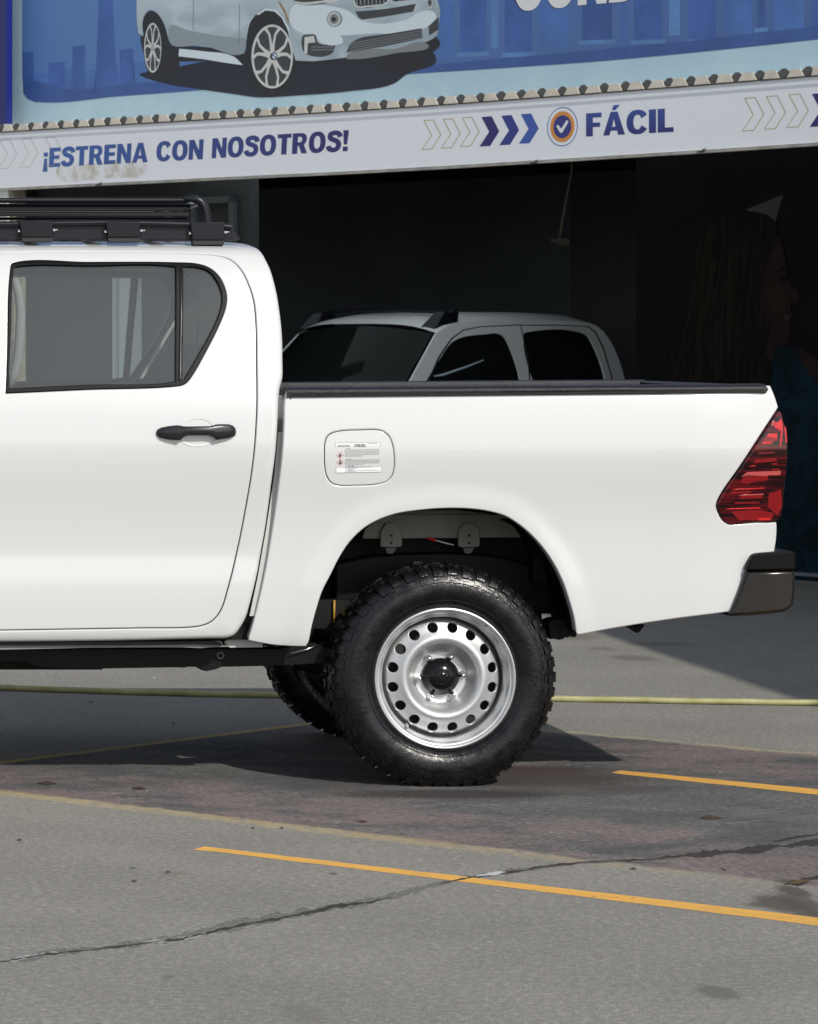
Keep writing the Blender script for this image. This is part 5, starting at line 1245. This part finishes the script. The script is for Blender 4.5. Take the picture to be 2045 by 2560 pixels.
m.prism(P, tuple(N3 * .05)); m.obj('banner_sheet', edge_m, bill)
inn = [(56, -700), (56, 190), (58, 225), (68, 247), (89, 255.5), (200, 248), (319, 239.5), (511, 225), (1045, 184), (1280, 169), (1510, 152.6), (1780, 127), (2045, 98.6), (2400, 60), (2400, -700)]
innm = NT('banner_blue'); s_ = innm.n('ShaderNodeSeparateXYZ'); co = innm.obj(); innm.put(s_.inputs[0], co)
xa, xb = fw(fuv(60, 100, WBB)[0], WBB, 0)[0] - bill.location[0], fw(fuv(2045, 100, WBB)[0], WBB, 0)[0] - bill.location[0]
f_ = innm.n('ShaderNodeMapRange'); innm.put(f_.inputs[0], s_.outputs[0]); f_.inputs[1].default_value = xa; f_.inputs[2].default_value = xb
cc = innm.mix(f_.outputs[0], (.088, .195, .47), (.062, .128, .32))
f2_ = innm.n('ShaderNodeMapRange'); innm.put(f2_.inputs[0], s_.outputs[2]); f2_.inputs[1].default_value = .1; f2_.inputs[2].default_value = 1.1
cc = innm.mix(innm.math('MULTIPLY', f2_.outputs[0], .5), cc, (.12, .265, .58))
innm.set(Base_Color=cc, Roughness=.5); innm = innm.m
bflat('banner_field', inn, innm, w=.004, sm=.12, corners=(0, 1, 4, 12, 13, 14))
sky1 = mat('skyline_blue', (.052, .125, .39), .5, var=.15, vscale=3); sky2 = mat('skyline_light', (.068, .165, .45), .5, var=.15, vscale=3); sky3 = mat('skyline_dark', (.044, .105, .32), .5, var=.12, vscale=3); paleb = mat('skyline_pale', (.10, .225, .49), .5, var=.15, vscale=3)
for k, q in enumerate(([(88, 205), (130, 203), (133, 330), (90, 330)], [(190, 245), (255, 242), (255, 365), (190, 368)], [(283, 182), (333, 177), (333, 360), (285, 362)], [(370, 350), (378, 230), (388, -20), (440, -20), (452, 225), (470, 345)], [(468, 195), (520, 190), (528, 330), (470, 340)], [(133, 290), (190, 285), (190, 372), (133, 376)], [(255, 262), (285, 260), (285, 365), (255, 366)], [(333, 275), (375, 270), (375, 355), (333, 358)], [(520, 245), (560, 240), (575, 330), (522, 336)])):
    bflat('skyline_tower', zA(q), sky1 if k < 5 else sky2, w=.006)
bflat('skyline_ground', zA([(92, 335), (92, 365), (120, 392), (140, 398), (500, 373), (800, 350), (900, 335), (700, 318), (500, 328), (300, 352)]), sky3, w=.007, sm=.1)
bflat('skyline_ground', [(1045, 165), (1045, 182), (1280, 167), (1510, 150), (1780, 125), (2045, 97), (2400, 58), (2400, 30), (2045, 65), (1700, 105), (1300, 142)], sky3, w=.007)
for k, (x0, x1) in enumerate(((1100, 1135), (1150, 1215), (1228, 1246), (1262, 1330), (1348, 1420), (1455, 1530), (1552, 1566), (1585, 1655), (1672, 1700), (1722, 1790), (1812, 1880), (1893, 1912), (1935, 2010), (2030, 2100))):
    yb2 = np.interp((x0 + x1) / 2, [1045, 1510, 2045], [150, 118, 78]) - (k % 3) * 9
    bflat('skyline_tower', [(x0, -500), (x1, -500), (x1, yb2), (x0, yb2 + 3)], (sky2, sky1, paleb, sky1, sky2, sky3)[k % 6], w=.0055)
    if k % 2: bflat('skyline_base', [(x0 - 8, yb2), (x1 + 8, yb2 - 3), (x1 + 8, yb2 + 8), (x0 - 8, yb2 + 11)], paleb, w=.0058)
# the printed car
silv = NT('print_silver'); s_ = silv.n('ShaderNodeSeparateXYZ'); co = silv.obj(); silv.put(s_.inputs[0], co)
f_ = silv.n('ShaderNodeMapRange'); silv.put(f_.inputs[0], s_.outputs[2]); f_.inputs[1].default_value = .55; f_.inputs[2].default_value = 1.1
sg_ = silv.mix(f_.outputs[0], (.33, .41, .46), (.64, .73, .77)); sg_ = silv.mix(silv.ramp(silv.noise(silv.scale(co, (1, 1, 1.6)), 2.6, 3, .5, .6), .40, .68, 0, .55), sg_, (.70, .79, .83)); silv.set(Base_Color=sg_, Roughness=.35); silv = silv.m
sil2 = mat('print_silver_shade', (.28, .34, .37), .45); sil3 = mat('print_silver_light', (.68, .78, .82), .45); pdark = mat('print_black', (.014, .015, .018), .5); pdk2 = mat('print_dark_grey', (.05, .055, .06), .5); pch = mat('print_chrome', (.62, .64, .62), .4); pgr = mat('print_mid_grey', (.22, .24, .25), .45)
shadow = NT('print_shadow'); shadow.set(Base_Color=(.018, .021, .036), Roughness=.6); shadow = shadow.m
bflat('printed_shadow', zC_([(60, 400), (180, 375), (300, 352), (420, 330), (900, 300), (1640, 280), (1660, 330), (1500, 400), (1430, 450), (1200, 490), (900, 515), (700, 524), (560, 505), (380, 480), (200, 450)]), shadow, w=.008, sm=.06)
bflat('car_underside', zC_([(70, 190), (230, 235), (620, 270), (900, 320), (1180, 310), (1660, 200), (1680, 240), (1630, 290), (1560, 370), (1480, 390), (1350, 370), (1280, 340), (900, 350), (640, 330), (250, 330), (110, 330)]), pdark, w=.0095, sm=.04)
bflat('car_tyre', zC_([(92, 130), (110, 100), (150, 90), (190, 120), (212, 200), (275, 330), (268, 395), (200, 420), (150, 425), (115, 400), (92, 330), (84, 230)]), pdark, w=.011, sm=.04)
bflat('car_body', zC_([(50, -60), (46, 40), (48, 120), (55, 180), (82, 195), (78, 140), (85, 90), (115, 55), (150, 65), (185, 110), (210, 180), (218, 235), (400, 250), (625, 288), (640, 200), (655, 130), (690, 75), (740, 48), (790, 55), (830, 90), (858, 150), (872, 230), (880, 325), (1000, 330), (1170, 310), (1300, 290), (1440, 262), (1590, 230), (1665, 185), (1672, 130), (1680, 60), (1665, 0), (1650, -60)]), silv, w=.010, sm=.03, corners=(0, 3, 4, 11, 13, 22, 23, 31))
bflat('arch_hollow', zC_([(636, 250), (644, 170), (660, 115), (700, 72), (745, 50), (800, 58), (845, 100), (875, 200), (878, 300), (640, 330)]), pdark, w=.0108, sm=.04)
bflat('arch_hollow', zC_([(78, 150), (84, 95), (112, 60), (150, 68), (186, 112), (212, 185), (220, 240), (100, 200)]), pdark, w=.0104, sm=.04)
bflat('car_tyre', zC_([(640, 330), (645, 250), (665, 170), (705, 110), (760, 78), (815, 95), (855, 150), (880, 250), (905, 350), (900, 430), (860, 490), (790, 518), (720, 505), (675, 450)]), pdark, w=.012, sm=.04)
bflat('sill_board', zC_([(275, 262), (400, 275), (570, 305), (618, 350), (560, 343), (400, 318), (272, 303)]), sil3, w=.012, sm=.03, corners=(0, 3, 6))
bflat('body_shade', zC_([(225, 140), (330, 165), (600, 205), (632, 205), (626, 280), (400, 245), (222, 228)]), sil2, w=.0105, sm=.03)
bflat('body_light', zC_([(880, 40), (1060, 30), (1190, 60), (1250, 110), (1500, 105), (1560, 70), (1640, 60), (1660, 90), (1600, 150), (1300, 180), (1060, 190), (900, 160), (870, 120)]), sil3, w=.0105, sm=.04)
bflat('body_crease', zC_([(350, -20), (354, -20), (352, 158), (348, 158)]), pgr, w=.0115)
bflat('body_crease', zC_([(598, 20), (602, 20), (600, 240), (596, 240)]), pgr, w=.0115)
bflat('arch_trim', zC_([(690, 75), (740, 45), (795, 52), (838, 92), (866, 150), (880, 240), (872, 232), (856, 155), (828, 97), (788, 62), (740, 56), (700, 82)]), sil3, w=.0115)
bflat('arch_marker', zC_([(808, 10), (816, 8), (848, 60), (870, 125), (862, 120), (840, 68)]), mat('print_amber', (.35, .20, .05), .5), w=.012)
bflat('headlight_print', zC_([(870, -40), (905, 15), (950, 28), (1050, 20), (1140, -2), (1200, -30)]), pdk2, w=.0115, sm=.03)
bflat('headlight_edge', zC_([(890, 5), (930, 24), (1040, 16), (1140, -4), (1140, -10), (1040, 4), (940, 12)]), pch, w=.0125, sm=.03)
for q in ([(1205, -40), (1222, 25), (1240, 38), (1370, 24), (1398, 10), (1400, -40)], [(1415, -40), (1425, 5), (1460, 4), (1540, -12), (1560, -40)]):
    gk = bflat('grille_print', zC_(q), pdark, w=.0115, sm=.03)
for k in range(8): bflat('grille_bar', zC_([(1225 + 21 * k, -40), (1235 + 21 * k, -40), (1235 + 21 * k, 27 - k), (1227 + 21 * k, 28 - k)]), pgr, w=.0125)
bflat('grille_rim', zC_([(1200, -40), (1218, 30), (1240, 44), (1372, 30), (1402, 14), (1404, -40), (1398, -40), (1394, 8), (1370, 22), (1242, 34), (1226, 24), (1208, -40)]), pch, w=.013)
bflat('intake_print', zC_([(1222, 62), (1380, 48), (1550, 20), (1535, 62), (1400, 86), (1262, 106), (1245, 98)]), pdk2, w=.0115, sm=.03, corners=(0, 2, 3, 5))
bflat('lower_grille', zC_([(1175, 282), (1195, 240), (1230, 212), (1400, 182), (1580, 152), (1584, 205), (1400, 245)]), pdk2, w=.0115, sm=.03, corners=(0, 4, 5))
for k in range(4): bflat('grille_bar', zC_([(1190 - k * 2 + 8, 232 + k * 13), (1580, 163 + k * 12), (1580, 167 + k * 12), (1190 - k * 2 + 8, 236 + k * 13)]), pgr, w=.0125)
bflat('skid_plate', zC_([(1172, 312), (1185, 290), (1440, 262), (1600, 228), (1620, 250), (1450, 285), (1220, 318)]), pgr, w=.0115, sm=.03)
bflat('corner_vent', zC_([(938, 195), (965, 186), (1010, 190), (1018, 225), (1120, 236), (1155, 226), (1115, 250), (1100, 285), (960, 292), (940, 270)]), pdk2, w=.0115, sm=.025)
bflat('vent_fin', zC_([(950, 200), (1000, 192), (1008, 228), (968, 232), (964, 290), (948, 285)]), pch, w=.0125)
for k in range(2): bflat('vent_fin', zC_([(985, 250 + 16 * k), (1105, 250 + 14 * k), (1102, 254 + 14 * k), (985, 255 + 16 * k)]), pgr, w=.0125)
bflat('vent_top', zC_([(960, 170), (1040, 180), (1150, 200), (1158, 226), (1030, 226), (1010, 188)]), sil3, w=.0122, sm=.03)
bflat('corner_vent', zC_([(1618, 140), (1672, 90), (1670, 160), (1620, 192)]), pdk2, w=.0115)
def ell(cx, cy, rx, ry, n=30): return [(cx + rx * math.cos(2 * math.pi * i / n), cy + ry * math.sin(2 * math.pi * i / n)) for i in range(n)]
for cx, cy, rx, ry in ((1112, 102, 34, 38), (1628, 12, 18, 38)):
    bflat('fog_lamp', zC_(ell(cx, cy, rx * 1.25, ry * 1.15)), sil2, w=.0115); bflat('fog_lamp_rim', zC_(ell(cx - 3, cy, rx * .95, ry * .95)), pch, w=.0125); bflat('fog_lamp_glass', zC_(ell(cx - 3, cy, rx * .72, ry * .72)), pgr, w=.013); bflat('fog_lamp_core', zC_(ell(cx - 5, cy + 2, rx * .35, ry * .35)), pdark, w=.0135)
for cx, cy, rx, ry, n in ((133, 257, 46, 134, 9), (776, 304, 112, 172, 10)):
    bflat('alloy_rim', zC_(ell(cx, cy, rx, ry, 48)), pch, w=.0132, loops=[zC_(ell(cx + 1, cy, rx * .90, ry * .93, 32))]); bflat('alloy_back', zC_(ell(cx, cy, rx * .90, ry * .93, 40)), pdk2, w=.0128)
    for k in range(5):
        a = 2 * math.pi * k / 5 + .95
        for sg in (-1, 1):
            pts = []
            for r, da, wd in ((.10, .0, .10), (.42, .16, .055), (.70, .20, .05), (.93, .36, .07)):
                pts.append((r, a + sg * da * 1.0, wd))
            L_ = [(cx + rx * (r * math.cos(b) - wd * math.sin(b)), cy + ry * (r * math.sin(b) + wd * math.cos(b))) for r, b, wd in pts]
            R_ = [(cx + rx * (r * math.cos(b) + wd * math.sin(b)), cy + ry * (r * math.sin(b) - wd * math.cos(b))) for r, b, wd in pts[::-1]]
            bflat('alloy_spoke', zC_(L_ + R_), pch, w=.0137 + .0002 * (k % 2) + (.0001 if sg > 0 else 0))
    bflat('wheel_emblem', zC_(ell(cx + 12 * (rx > 60), cy - 2, rx * .14, ry * .13, 20)), pdk2, w=.0145); bflat('emblem_ring', zC_(ell(cx + 12 * (rx > 60), cy - 2, rx * .10, ry * .09, 20)), sil3, w=.0149)
    for s0 in (0, 2):
        ex, ey = cx + 12 * (rx > 60), cy - 2; bflat('emblem_quarter', zC_([(ex, ey)] + [(ex + rx * .085 * math.cos(R(90 * s0 + 18 * j)), ey + ry * .075 * math.sin(R(90 * s0 + 18 * j))) for j in range(6)]), cb3, w=.0153)
# headline letters of which only the feet show
wht = mat('headline_white', (.78, .79, .80), .5); wsh = mat('headline_outline', (.02, .03, .06), .5)
def btext(s, bl, br, hpx, m, w, bold, name):
    v, f = text_mesh(s, bold, 6); ref, _ = text_mesh('E', bold, 2); lo, hi = v.min(0), v.max(0); ww = WBB - w * .25
    a, az = fuv(*bl, ww); b, b_z = fuv(*br, ww); H = fuv(bl[0], bl[1] - hpx, ww)[1] - az
    P = []
    for x, y in v:
        q = (x - lo[0]) / (hi[0] - lo[0]); yy = (y - ref[:, 1].min()) / (ref[:, 1].max() - ref[:, 1].min()); P.append(fw(a + (b - a) * q, ww, az + (b_z - az) * q + H * yy))
    return obj(name, P, [q[::-1] for q in f], m, bill)
btext('COND', (1281, 29), (1600, 2), 150, wsh, .0075, .050, 'headline_outline'); btext('COND', (1284, 27), (1596, 1), 147, wht, .0085, .034, 'headline_lettering')
# deep blue neighbour panel at the far left
ba, _ = fuv(16, 200, .20); m = MB(); fbox(m, ba, ba + 2.4, .20, .26, 3.20, 6.0); bp_ = m.obj('blue_panel', mat('deep_blue', (.006, .012, .14), .4)); tag(bp_, 'plain deep blue panel at the left end of the billboard', 'sign')

# ------------------------------------------------------------------ poster of a long haired figure, deep in shade
WP = 1.9
pos = thing('wall_poster', 'dark printed poster of a long haired figure in a teal top inside the shop', 'poster', fw(fuv(1900, 1450, WP)[0], WP, 0))
def zE_(pts): return [(1400 + x / 2.6698, 380 + y / 2.6698) for x, y in pts]
t_r, _ = fuv(2330, 900, WP); t_l, _ = fuv(1590, 900, WP)
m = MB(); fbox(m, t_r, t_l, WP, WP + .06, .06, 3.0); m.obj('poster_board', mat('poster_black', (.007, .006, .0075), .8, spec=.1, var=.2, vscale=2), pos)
m = MB(); fbox(m, t_r, t_l, WP - .03, WP + .06, .03, .052); m.obj('poster_kerb', mat('kerb_grey', (.16, .17, .19), .7), pos)
def pflat(name, px, m, w, sm=.05, corners=()):
    q = [fuv(*p, WP - w) for p in px]; P = smooth_poly(np.array([(-a, b) for a, b in q]), sm, True, corners); V, F, _ = triangulate([ccw(P)], 0)
    return obj(name, [fw(-a, WP - w, b) for a, b in V], F, m, pos)
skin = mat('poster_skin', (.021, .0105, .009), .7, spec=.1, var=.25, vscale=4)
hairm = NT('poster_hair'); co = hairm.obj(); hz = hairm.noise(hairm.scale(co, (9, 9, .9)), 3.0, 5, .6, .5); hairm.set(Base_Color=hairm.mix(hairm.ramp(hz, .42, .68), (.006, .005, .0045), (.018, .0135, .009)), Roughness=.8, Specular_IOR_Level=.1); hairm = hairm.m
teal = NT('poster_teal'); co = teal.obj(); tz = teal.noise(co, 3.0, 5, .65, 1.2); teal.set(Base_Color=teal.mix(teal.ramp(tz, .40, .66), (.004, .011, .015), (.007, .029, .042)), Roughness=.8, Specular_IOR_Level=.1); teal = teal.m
pflat('pale_triangle', zE_([(1240, 385), (1490, 285), (1435, 470), (1380, 440)]), mat('poster_grey', (.06, .062, .067), .7, spec=.1), .003, .1, (0, 1, 2, 3))
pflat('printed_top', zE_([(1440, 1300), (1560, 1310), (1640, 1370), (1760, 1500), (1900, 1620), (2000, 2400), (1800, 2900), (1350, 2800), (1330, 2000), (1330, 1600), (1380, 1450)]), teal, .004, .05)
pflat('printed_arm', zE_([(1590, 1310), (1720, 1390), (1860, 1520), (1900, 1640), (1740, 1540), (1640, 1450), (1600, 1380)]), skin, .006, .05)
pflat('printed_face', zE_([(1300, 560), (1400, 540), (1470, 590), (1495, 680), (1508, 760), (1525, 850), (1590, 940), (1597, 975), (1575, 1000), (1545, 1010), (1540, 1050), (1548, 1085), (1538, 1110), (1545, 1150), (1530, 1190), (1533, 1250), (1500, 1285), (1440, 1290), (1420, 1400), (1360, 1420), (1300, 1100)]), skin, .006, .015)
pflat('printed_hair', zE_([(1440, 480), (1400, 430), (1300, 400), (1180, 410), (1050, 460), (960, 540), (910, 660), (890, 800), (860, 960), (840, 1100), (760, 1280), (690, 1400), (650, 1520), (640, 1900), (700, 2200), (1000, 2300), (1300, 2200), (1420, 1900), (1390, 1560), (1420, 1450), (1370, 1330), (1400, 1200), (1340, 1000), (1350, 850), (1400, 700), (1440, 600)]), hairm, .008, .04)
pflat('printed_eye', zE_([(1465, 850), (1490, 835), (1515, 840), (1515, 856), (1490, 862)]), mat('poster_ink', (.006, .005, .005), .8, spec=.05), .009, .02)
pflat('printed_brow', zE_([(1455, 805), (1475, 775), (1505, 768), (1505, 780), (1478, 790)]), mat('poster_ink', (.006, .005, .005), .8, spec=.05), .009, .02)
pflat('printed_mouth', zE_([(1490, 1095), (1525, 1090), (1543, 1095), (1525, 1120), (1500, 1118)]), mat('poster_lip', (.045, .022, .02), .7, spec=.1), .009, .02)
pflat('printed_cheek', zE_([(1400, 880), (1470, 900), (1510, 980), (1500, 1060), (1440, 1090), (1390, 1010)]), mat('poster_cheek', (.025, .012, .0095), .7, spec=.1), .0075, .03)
rnd = random.Random(9)
for k in range(9):
    x0 = rnd.uniform(900, 1330); y0 = rnd.uniform(480, 760); ln = rnd.uniform(500, 950); wd = rnd.uniform(7, 16)
    L_ = [(x0 + (1100 - x0) * -.35 * t * t - 60 * t + 18 * math.sin(3 * t + k), y0 + ln * t) for t in np.linspace(0, 1, 7)]
    ww = [wd * math.sin(math.pi * (.08 + .84 * t)) for t in np.linspace(0, 1, 7)]
    pflat('hair_strand', zE_([(x - w, y) for (x, y), w in zip(L_, ww)] + [(x + w, y) for (x, y), w in zip(L_[::-1], ww[::-1])]), mat('poster_blond', (.016, .0125, .008), .8, spec=.1) if k % 3 else mat('poster_brown', (.012, .009, .007), .8, spec=.1), .0092 + .0002 * k, .06)

# wall added out of view on the right to cast shade on the asphalt
XW = 5.6
m = MB(); m.box((XW, -1.4, 0), (XW + .2, float(fw(-.4, 0, 0)[1]) - .3, 3.2))
yw = m.obj('added_shade_wall', mat('shade_wall_render', (.35, .34, .31), .85, var=.12, vscale=1.5), bevel=.01); tag(yw, 'plain rendered wall added out of view to cast the shade behind the pickup', 'wall')
# ------------------------------------------------------------------ second pickup parked nose out under the roof
cpaint = mat('car_paint_grey_white', (.86, .865, .86), .3, coat=.4)
cglass = NT('car_glass'); cglass.set(Base_Color=(.010, .012, .012), Roughness=.05, Specular_IOR_Level=.08); cglass = cglass.m
fdir = np.array([-nin[0], -nin[1]]); ldir = np.array([-fdir[1], fdir[0]])           # nose and left-hand side
if ldir[1] > 0: ldir = -ldir
DA = 26.5
A0 = CAM + ray(1091, 833) * DA
A0 = np.array(A0)
tilt = R(13)
pn = np.array([ldir[0] * math.cos(tilt), ldir[1] * math.cos(tilt), math.sin(tilt)])
f3 = np.array([fdir[0], fdir[1], 0.0]); l3 = np.array([ldir[0], ldir[1], 0.0]); u3 = np.cross(pn, f3); u3 = u3 if u3[2] > 0 else -u3
HWR = .73                                                 # half width at the roof
ctr = A0 - l3 * HWR; ctr[2] = 0
car = thing('parked_pickup', 'white pickup with roof bars parked in the shade of the shop, only its cab showing', 'pickup truck', tuple(ctr))
def cw(f, l, z): return ctr + f3 * f + l3 * l + np.array([0, 0, z])
def side_uv(px, py):
    p = on_plane(px, py, A0, pn) - A0; return (float(p @ f3), float(p @ u3))
def side_pt(a, b, off, mi):
    p = A0 + f3 * a + u3 * b + pn * off
    if mi: q = p - ctr; l_ = float(q @ l3); p = p - l3 * 2 * l_
    return p
def cpanel(name, px, m, par, off=0.0, sm=.03, corners=(), loops=None, mi=False, extra=None):
    q = [side_uv(*p) for p in px] if extra is None else extra
    P = ccw(smooth_poly(np.array(q), sm, True, corners)); lp = [P] + [ccw(smooth_poly(np.array([side_uv(*p) for p in l]), sm, True)) for l in (loops or [])]
    V, F, _ = triangulate(lp, 0); b = MB(); n = len(V)
    v = [side_pt(a, c, off, mi) for a, c in V] + [side_pt(a, c, off - .02, mi) for a, c in V]
    f = [tuple(t) for t in F] + [tuple(t[::-1] + n) for t in F]; k = 0
    for L in lp:
        for i in range(len(L)): f.append((k + i, k + (i + 1) % len(L), n + k + (i + 1) % len(L), n + k + i))
        k += len(L)
    return obj(name, v, f, m, par)
fwx = [(1073, 952), (1102, 894), (1129, 857), (1155.5, 843.5), (1214, 835.5), (1254, 836), (1268, 851.5), (1292, 950)]
rwx = [(1310, 833), (1321, 830), (1449, 830), (1471, 841), (1503, 948), (1342.5, 949)]
def down(p, q, py):            # continue a line q->p below the rail
    t = (py - q[1]) / (p[1] - q[1]); return (q[0] + (p[0] - q[0]) * t, py)
belt = 985
fwin = [down((1073, 952), (1102, 894), belt)] + fwx[1:-1] + [down((1292, 950), (1268, 851.5), belt)]
rwin = [down((1342.5, 949), (1310, 833), belt), (1310, 834), (1321, 830), (1449, 830), (1471, 841), down((1503, 948), (1471, 841), belt)]
sil = [down((1024.6, 954), (1091, 833), 1010), (1091, 833), (1118, 817), (1161, 806), (1250, 803), (1374.6, 803), (1460, 806), (1492, 815), (1524, 850), (1545.5, 894), (1561.6, 948), (1572, 1010)]
for mi in (False, True):
    sd = cpanel('cab_side', sil, cpaint, car, corners=(0, 1, 11), loops=[fwin, rwin], mi=mi)
    cpanel('side_window', fwin, cglass, sd, off=-.015, mi=mi); cpanel('side_window', rwin, cglass, sd, off=-.015, mi=mi)
    # door gaps
    gaps = [[(1046, 1005), (1050, 1005), (1100, 893), (1130, 848), (1160, 826), (1200, 818), (1300, 813), (1300, 811), (1200, 816), (1158, 823.5), (1127, 846), (1096, 891)], [(1300, 811), (1302, 811), (1303, 815), (1322, 900), (1330, 1005), (1327, 1005), (1319, 900)], [(1302, 812), (1400, 812), (1470, 815), (1490, 830), (1510, 870), (1530, 940), (1538, 1005), (1535, 1005), (1527, 940), (1507, 872), (1487, 832), (1468, 817), (1400, 814), (1302, 814)]]
    for q in gaps: cpanel('door_gap', q, gap_dark, sd, off=.002, sm=.5, mi=mi, corners=tuple(range(len(q))))
    if mi is False:
        # faint light streak on the front glass, a reflection painted as a pale strip
        cpanel('painted_glass_streak', [(1087, 938), (1110, 933), (1170, 913), (1212, 898), (1213, 900), (1172, 917), (1112, 938), (1090, 941)], mat('glass_streak_pale', (.55, .66, .72), .3), sd, off=-.013, sm=.05, corners=tuple(range(8)))
# roof: arched between the two side panels
cs, prm = [], [(1091, 833), (1105, 824), (1118, 817), (1161, 806), (1250, 803), (1374.6, 803), (1460, 806), (1492, 815), (1510, 830), (1524, 850)]
rows = []
for p in prm:
    a, b = side_uv(*p); L0, R0 = side_pt(a, b, 0, False), side_pt(a, b, 0, True); r = []
    for t in np.linspace(0, 1, 17):
        q = L0 * (1 - t) + R0 * t; q = q + np.array([0, 0, .075 * (1 - (2 * t - 1) ** 4) * (0.25 if p[0] > 1500 else 1)]); q = q + f3 * (.12 * (1 - (2 * t - 1) ** 2)) * (1 if p[0] < 1110 else (.5 if p[0] < 1140 else 0)); r.append(q)
    rows.append(r)
m = MB(); m.grid(np.array(rows)); rfc = m.obj('cab_roof', cpaint, car, smooth=True)
# windscreen
aT, bT = side_uv(1091, 833); aB, bB = side_uv(*down((1024.6, 954), (1091, 833), 1010))
rows = []
for k in np.linspace(0, 1, 8):
    a, b = aT + (aB - aT) * k, bT + (bB - bT) * k; L0, R0 = side_pt(a, b, -.01, False), side_pt(a, b, -.01, True)
    rows.append([L0 * (1 - t) + R0 * t + f3 * (.12 + .06 * k) * (1 - (2 * t - 1) ** 2) + np.array([0, 0, .06 * (1 - k) * (1 - (2 * t - 1) ** 2)]) for t in np.linspace(.015, .985, 15)])
m = MB(); m.grid(np.array(rows)); m.obj('windscreen', cglass, car, smooth=True)
a, b = side_uv(1572, 1010); a1_, b1_ = side_uv(1524, 850); q = [side_pt(a, b, 0, False), side_pt(a, b, 0, True), side_pt(a1_, b1_, 0, True), side_pt(a1_, b1_, 0, False)]
obj('cab_rear', q, [(0, 1, 2, 3)], cpaint, car)
zB = float(side_pt(*side_uv(1500, 1010), 0, False)[2]); fA = aB; fR = side_uv(1572, 1010)[0]; HW = float((side_pt(fR, side_uv(1572, 1010)[1], 0, False) - ctr) @ l3)
# lower body: lofted sections nose to tail
secs = [(fA + 1.32, .40, zB - .42, .86), (fA + 1.25, .36, zB - .20, .95), (fA + 1.0, .34, zB - .11, 1.0), (fA + .05, .34, zB - .01, 1.0), (fA, .34, zB, 1.0), (fR, .34, zB, 1.0), (fR - .03, .34, zB - .02, 1.0), (fR - 1.5, .36, zB - .02, 1.0), (fR - 1.55, .40, zB - .05, .97)]
rows = []
for f_, z0, z1, k in secs:
    h = HW * k + .03; rows.append([cw(f_, -h * .8, z0), cw(f_, -h, z0 + .1), cw(f_, -h - .02, (z0 + z1) / 2), cw(f_, -h, z1 - .06), cw(f_, -h * .93, z1), cw(f_, 0, z1 + (.03 if f_ > fA else 0)), cw(f_, h * .93, z1), cw(f_, h, z1 - .06), cw(f_, h + .02, (z0 + z1) / 2), cw(f_, h, z0 + .1), cw(f_, h * .8, z0)])
m = MB(); m.grid(np.array(rows)); n_ = 11
m.f.append(tuple(range(n_))); m.f.append(tuple(range((len(secs) - 1) * n_, len(secs) * n_))[::-1]); m.obj('car_body', cpaint, car, smooth=35)
for f_ in (fA + .62, fR - .75):
    for s in (-1, 1):
        c = cw(f_, s * (HW - .07), .35); m = MB(); k0 = len(m.v)
        for i in range(28):
            a = 2 * math.pi * i / 28
            for r, w in ((.18, -.10), (.33, -.11), (.35, -.07), (.35, .07), (.33, .11), (.18, .10)): m.v.append(tuple(c + f3 * r * math.cos(a) + np.array([0, 0, r * math.sin(a)]) + l3 * w))
        for i in range(28):
            for j in range(5): q = k0 + i * 6 + j; e = k0 + ((i + 1) % 28) * 6 + j; m.f.append((q, q + 1, e + 1, e))
        w_ = m.obj('wheel', under_black, car, smooth=40)
        m = MB(); m.add([tuple(c + l3 * s * .08 + f3 * .19 * math.cos(2 * math.pi * i / 20) + np.array([0, 0, .19 * math.sin(2 * math.pi * i / 20)])) for i in range(20)], [tuple(range(20))]); m.obj('rim', silver, w_)
for s in (-1, 1):
    m = MB(); m.hull8([tuple(cw(fA + 1.33, s * .45, zB - .38)), tuple(cw(fA + 1.27, s * .70, zB - .38)), tuple(cw(fA + 1.2, s * .70, zB - .38)), tuple(cw(fA + 1.2, s * .45, zB - .38)), tuple(cw(fA + 1.30, s * .45, zB - .23)), tuple(cw(fA + 1.24, s * .70, zB - .23)), tuple(cw(fA + 1.2, s * .70, zB - .23)), tuple(cw(fA + 1.2, s * .45, zB - .23))]); m.obj('headlight', mat('headlight_glass', (.6, .62, .64), .1), car)
m = MB(); m.hull8([tuple(cw(fA + 1.345, -.4, zB - .40)), tuple(cw(fA + 1.345, .4, zB - .40)), tuple(cw(fA + 1.2, .4, zB - .40)), tuple(cw(fA + 1.2, -.4, zB - .40)), tuple(cw(fA + 1.33, -.4, zB - .25)), tuple(cw(fA + 1.33, .4, zB - .25)), tuple(cw(fA + 1.2, .4, zB - .25)), tuple(cw(fA + 1.2, -.4, zB - .25))]); m.obj('grille', gloss_black, car)
# roof bars on swept feet
zr_ = float(side_pt(*side_uv(1118, 817), 0, False)[2]) + .02
for k, fo_ in enumerate((-.12,)):
    m = MB(); m.tube([tuple(cw(fo_ - .10, -HWR + .02, zr_ + .09)), tuple(cw(fo_ - .12, 0, zr_ + .115)), tuple(cw(fo_ - .10, HWR - .02, zr_ + .09))], .016, 8); rb = m.obj('roof_bar', rack_black, car, smooth=40)
    for s in (-1, 1):
        l_ = s * (HWR - .09)
        m = MB(); m.hull8([tuple(cw(fo_ + .16, l_ - .05, zr_ - .03)), tuple(cw(fo_ + .10, l_ + .05, zr_ - .05)), tuple(cw(fo_ - .16, l_ + .05, zr_ - .02)), tuple(cw(fo_ - .12, l_ - .05, zr_)), tuple(cw(fo_ - .02, l_ - .05, zr_ + .10)), tuple(cw(fo_ - .04, l_ + .03, zr_ + .10)), tuple(cw(fo_ - .20, l_ + .03, zr_ + .10)), tuple(cw(fo_ - .18, l_ - .05, zr_ + .10))]); m.obj('bar_foot', rack_black, rb, bevel=.01)
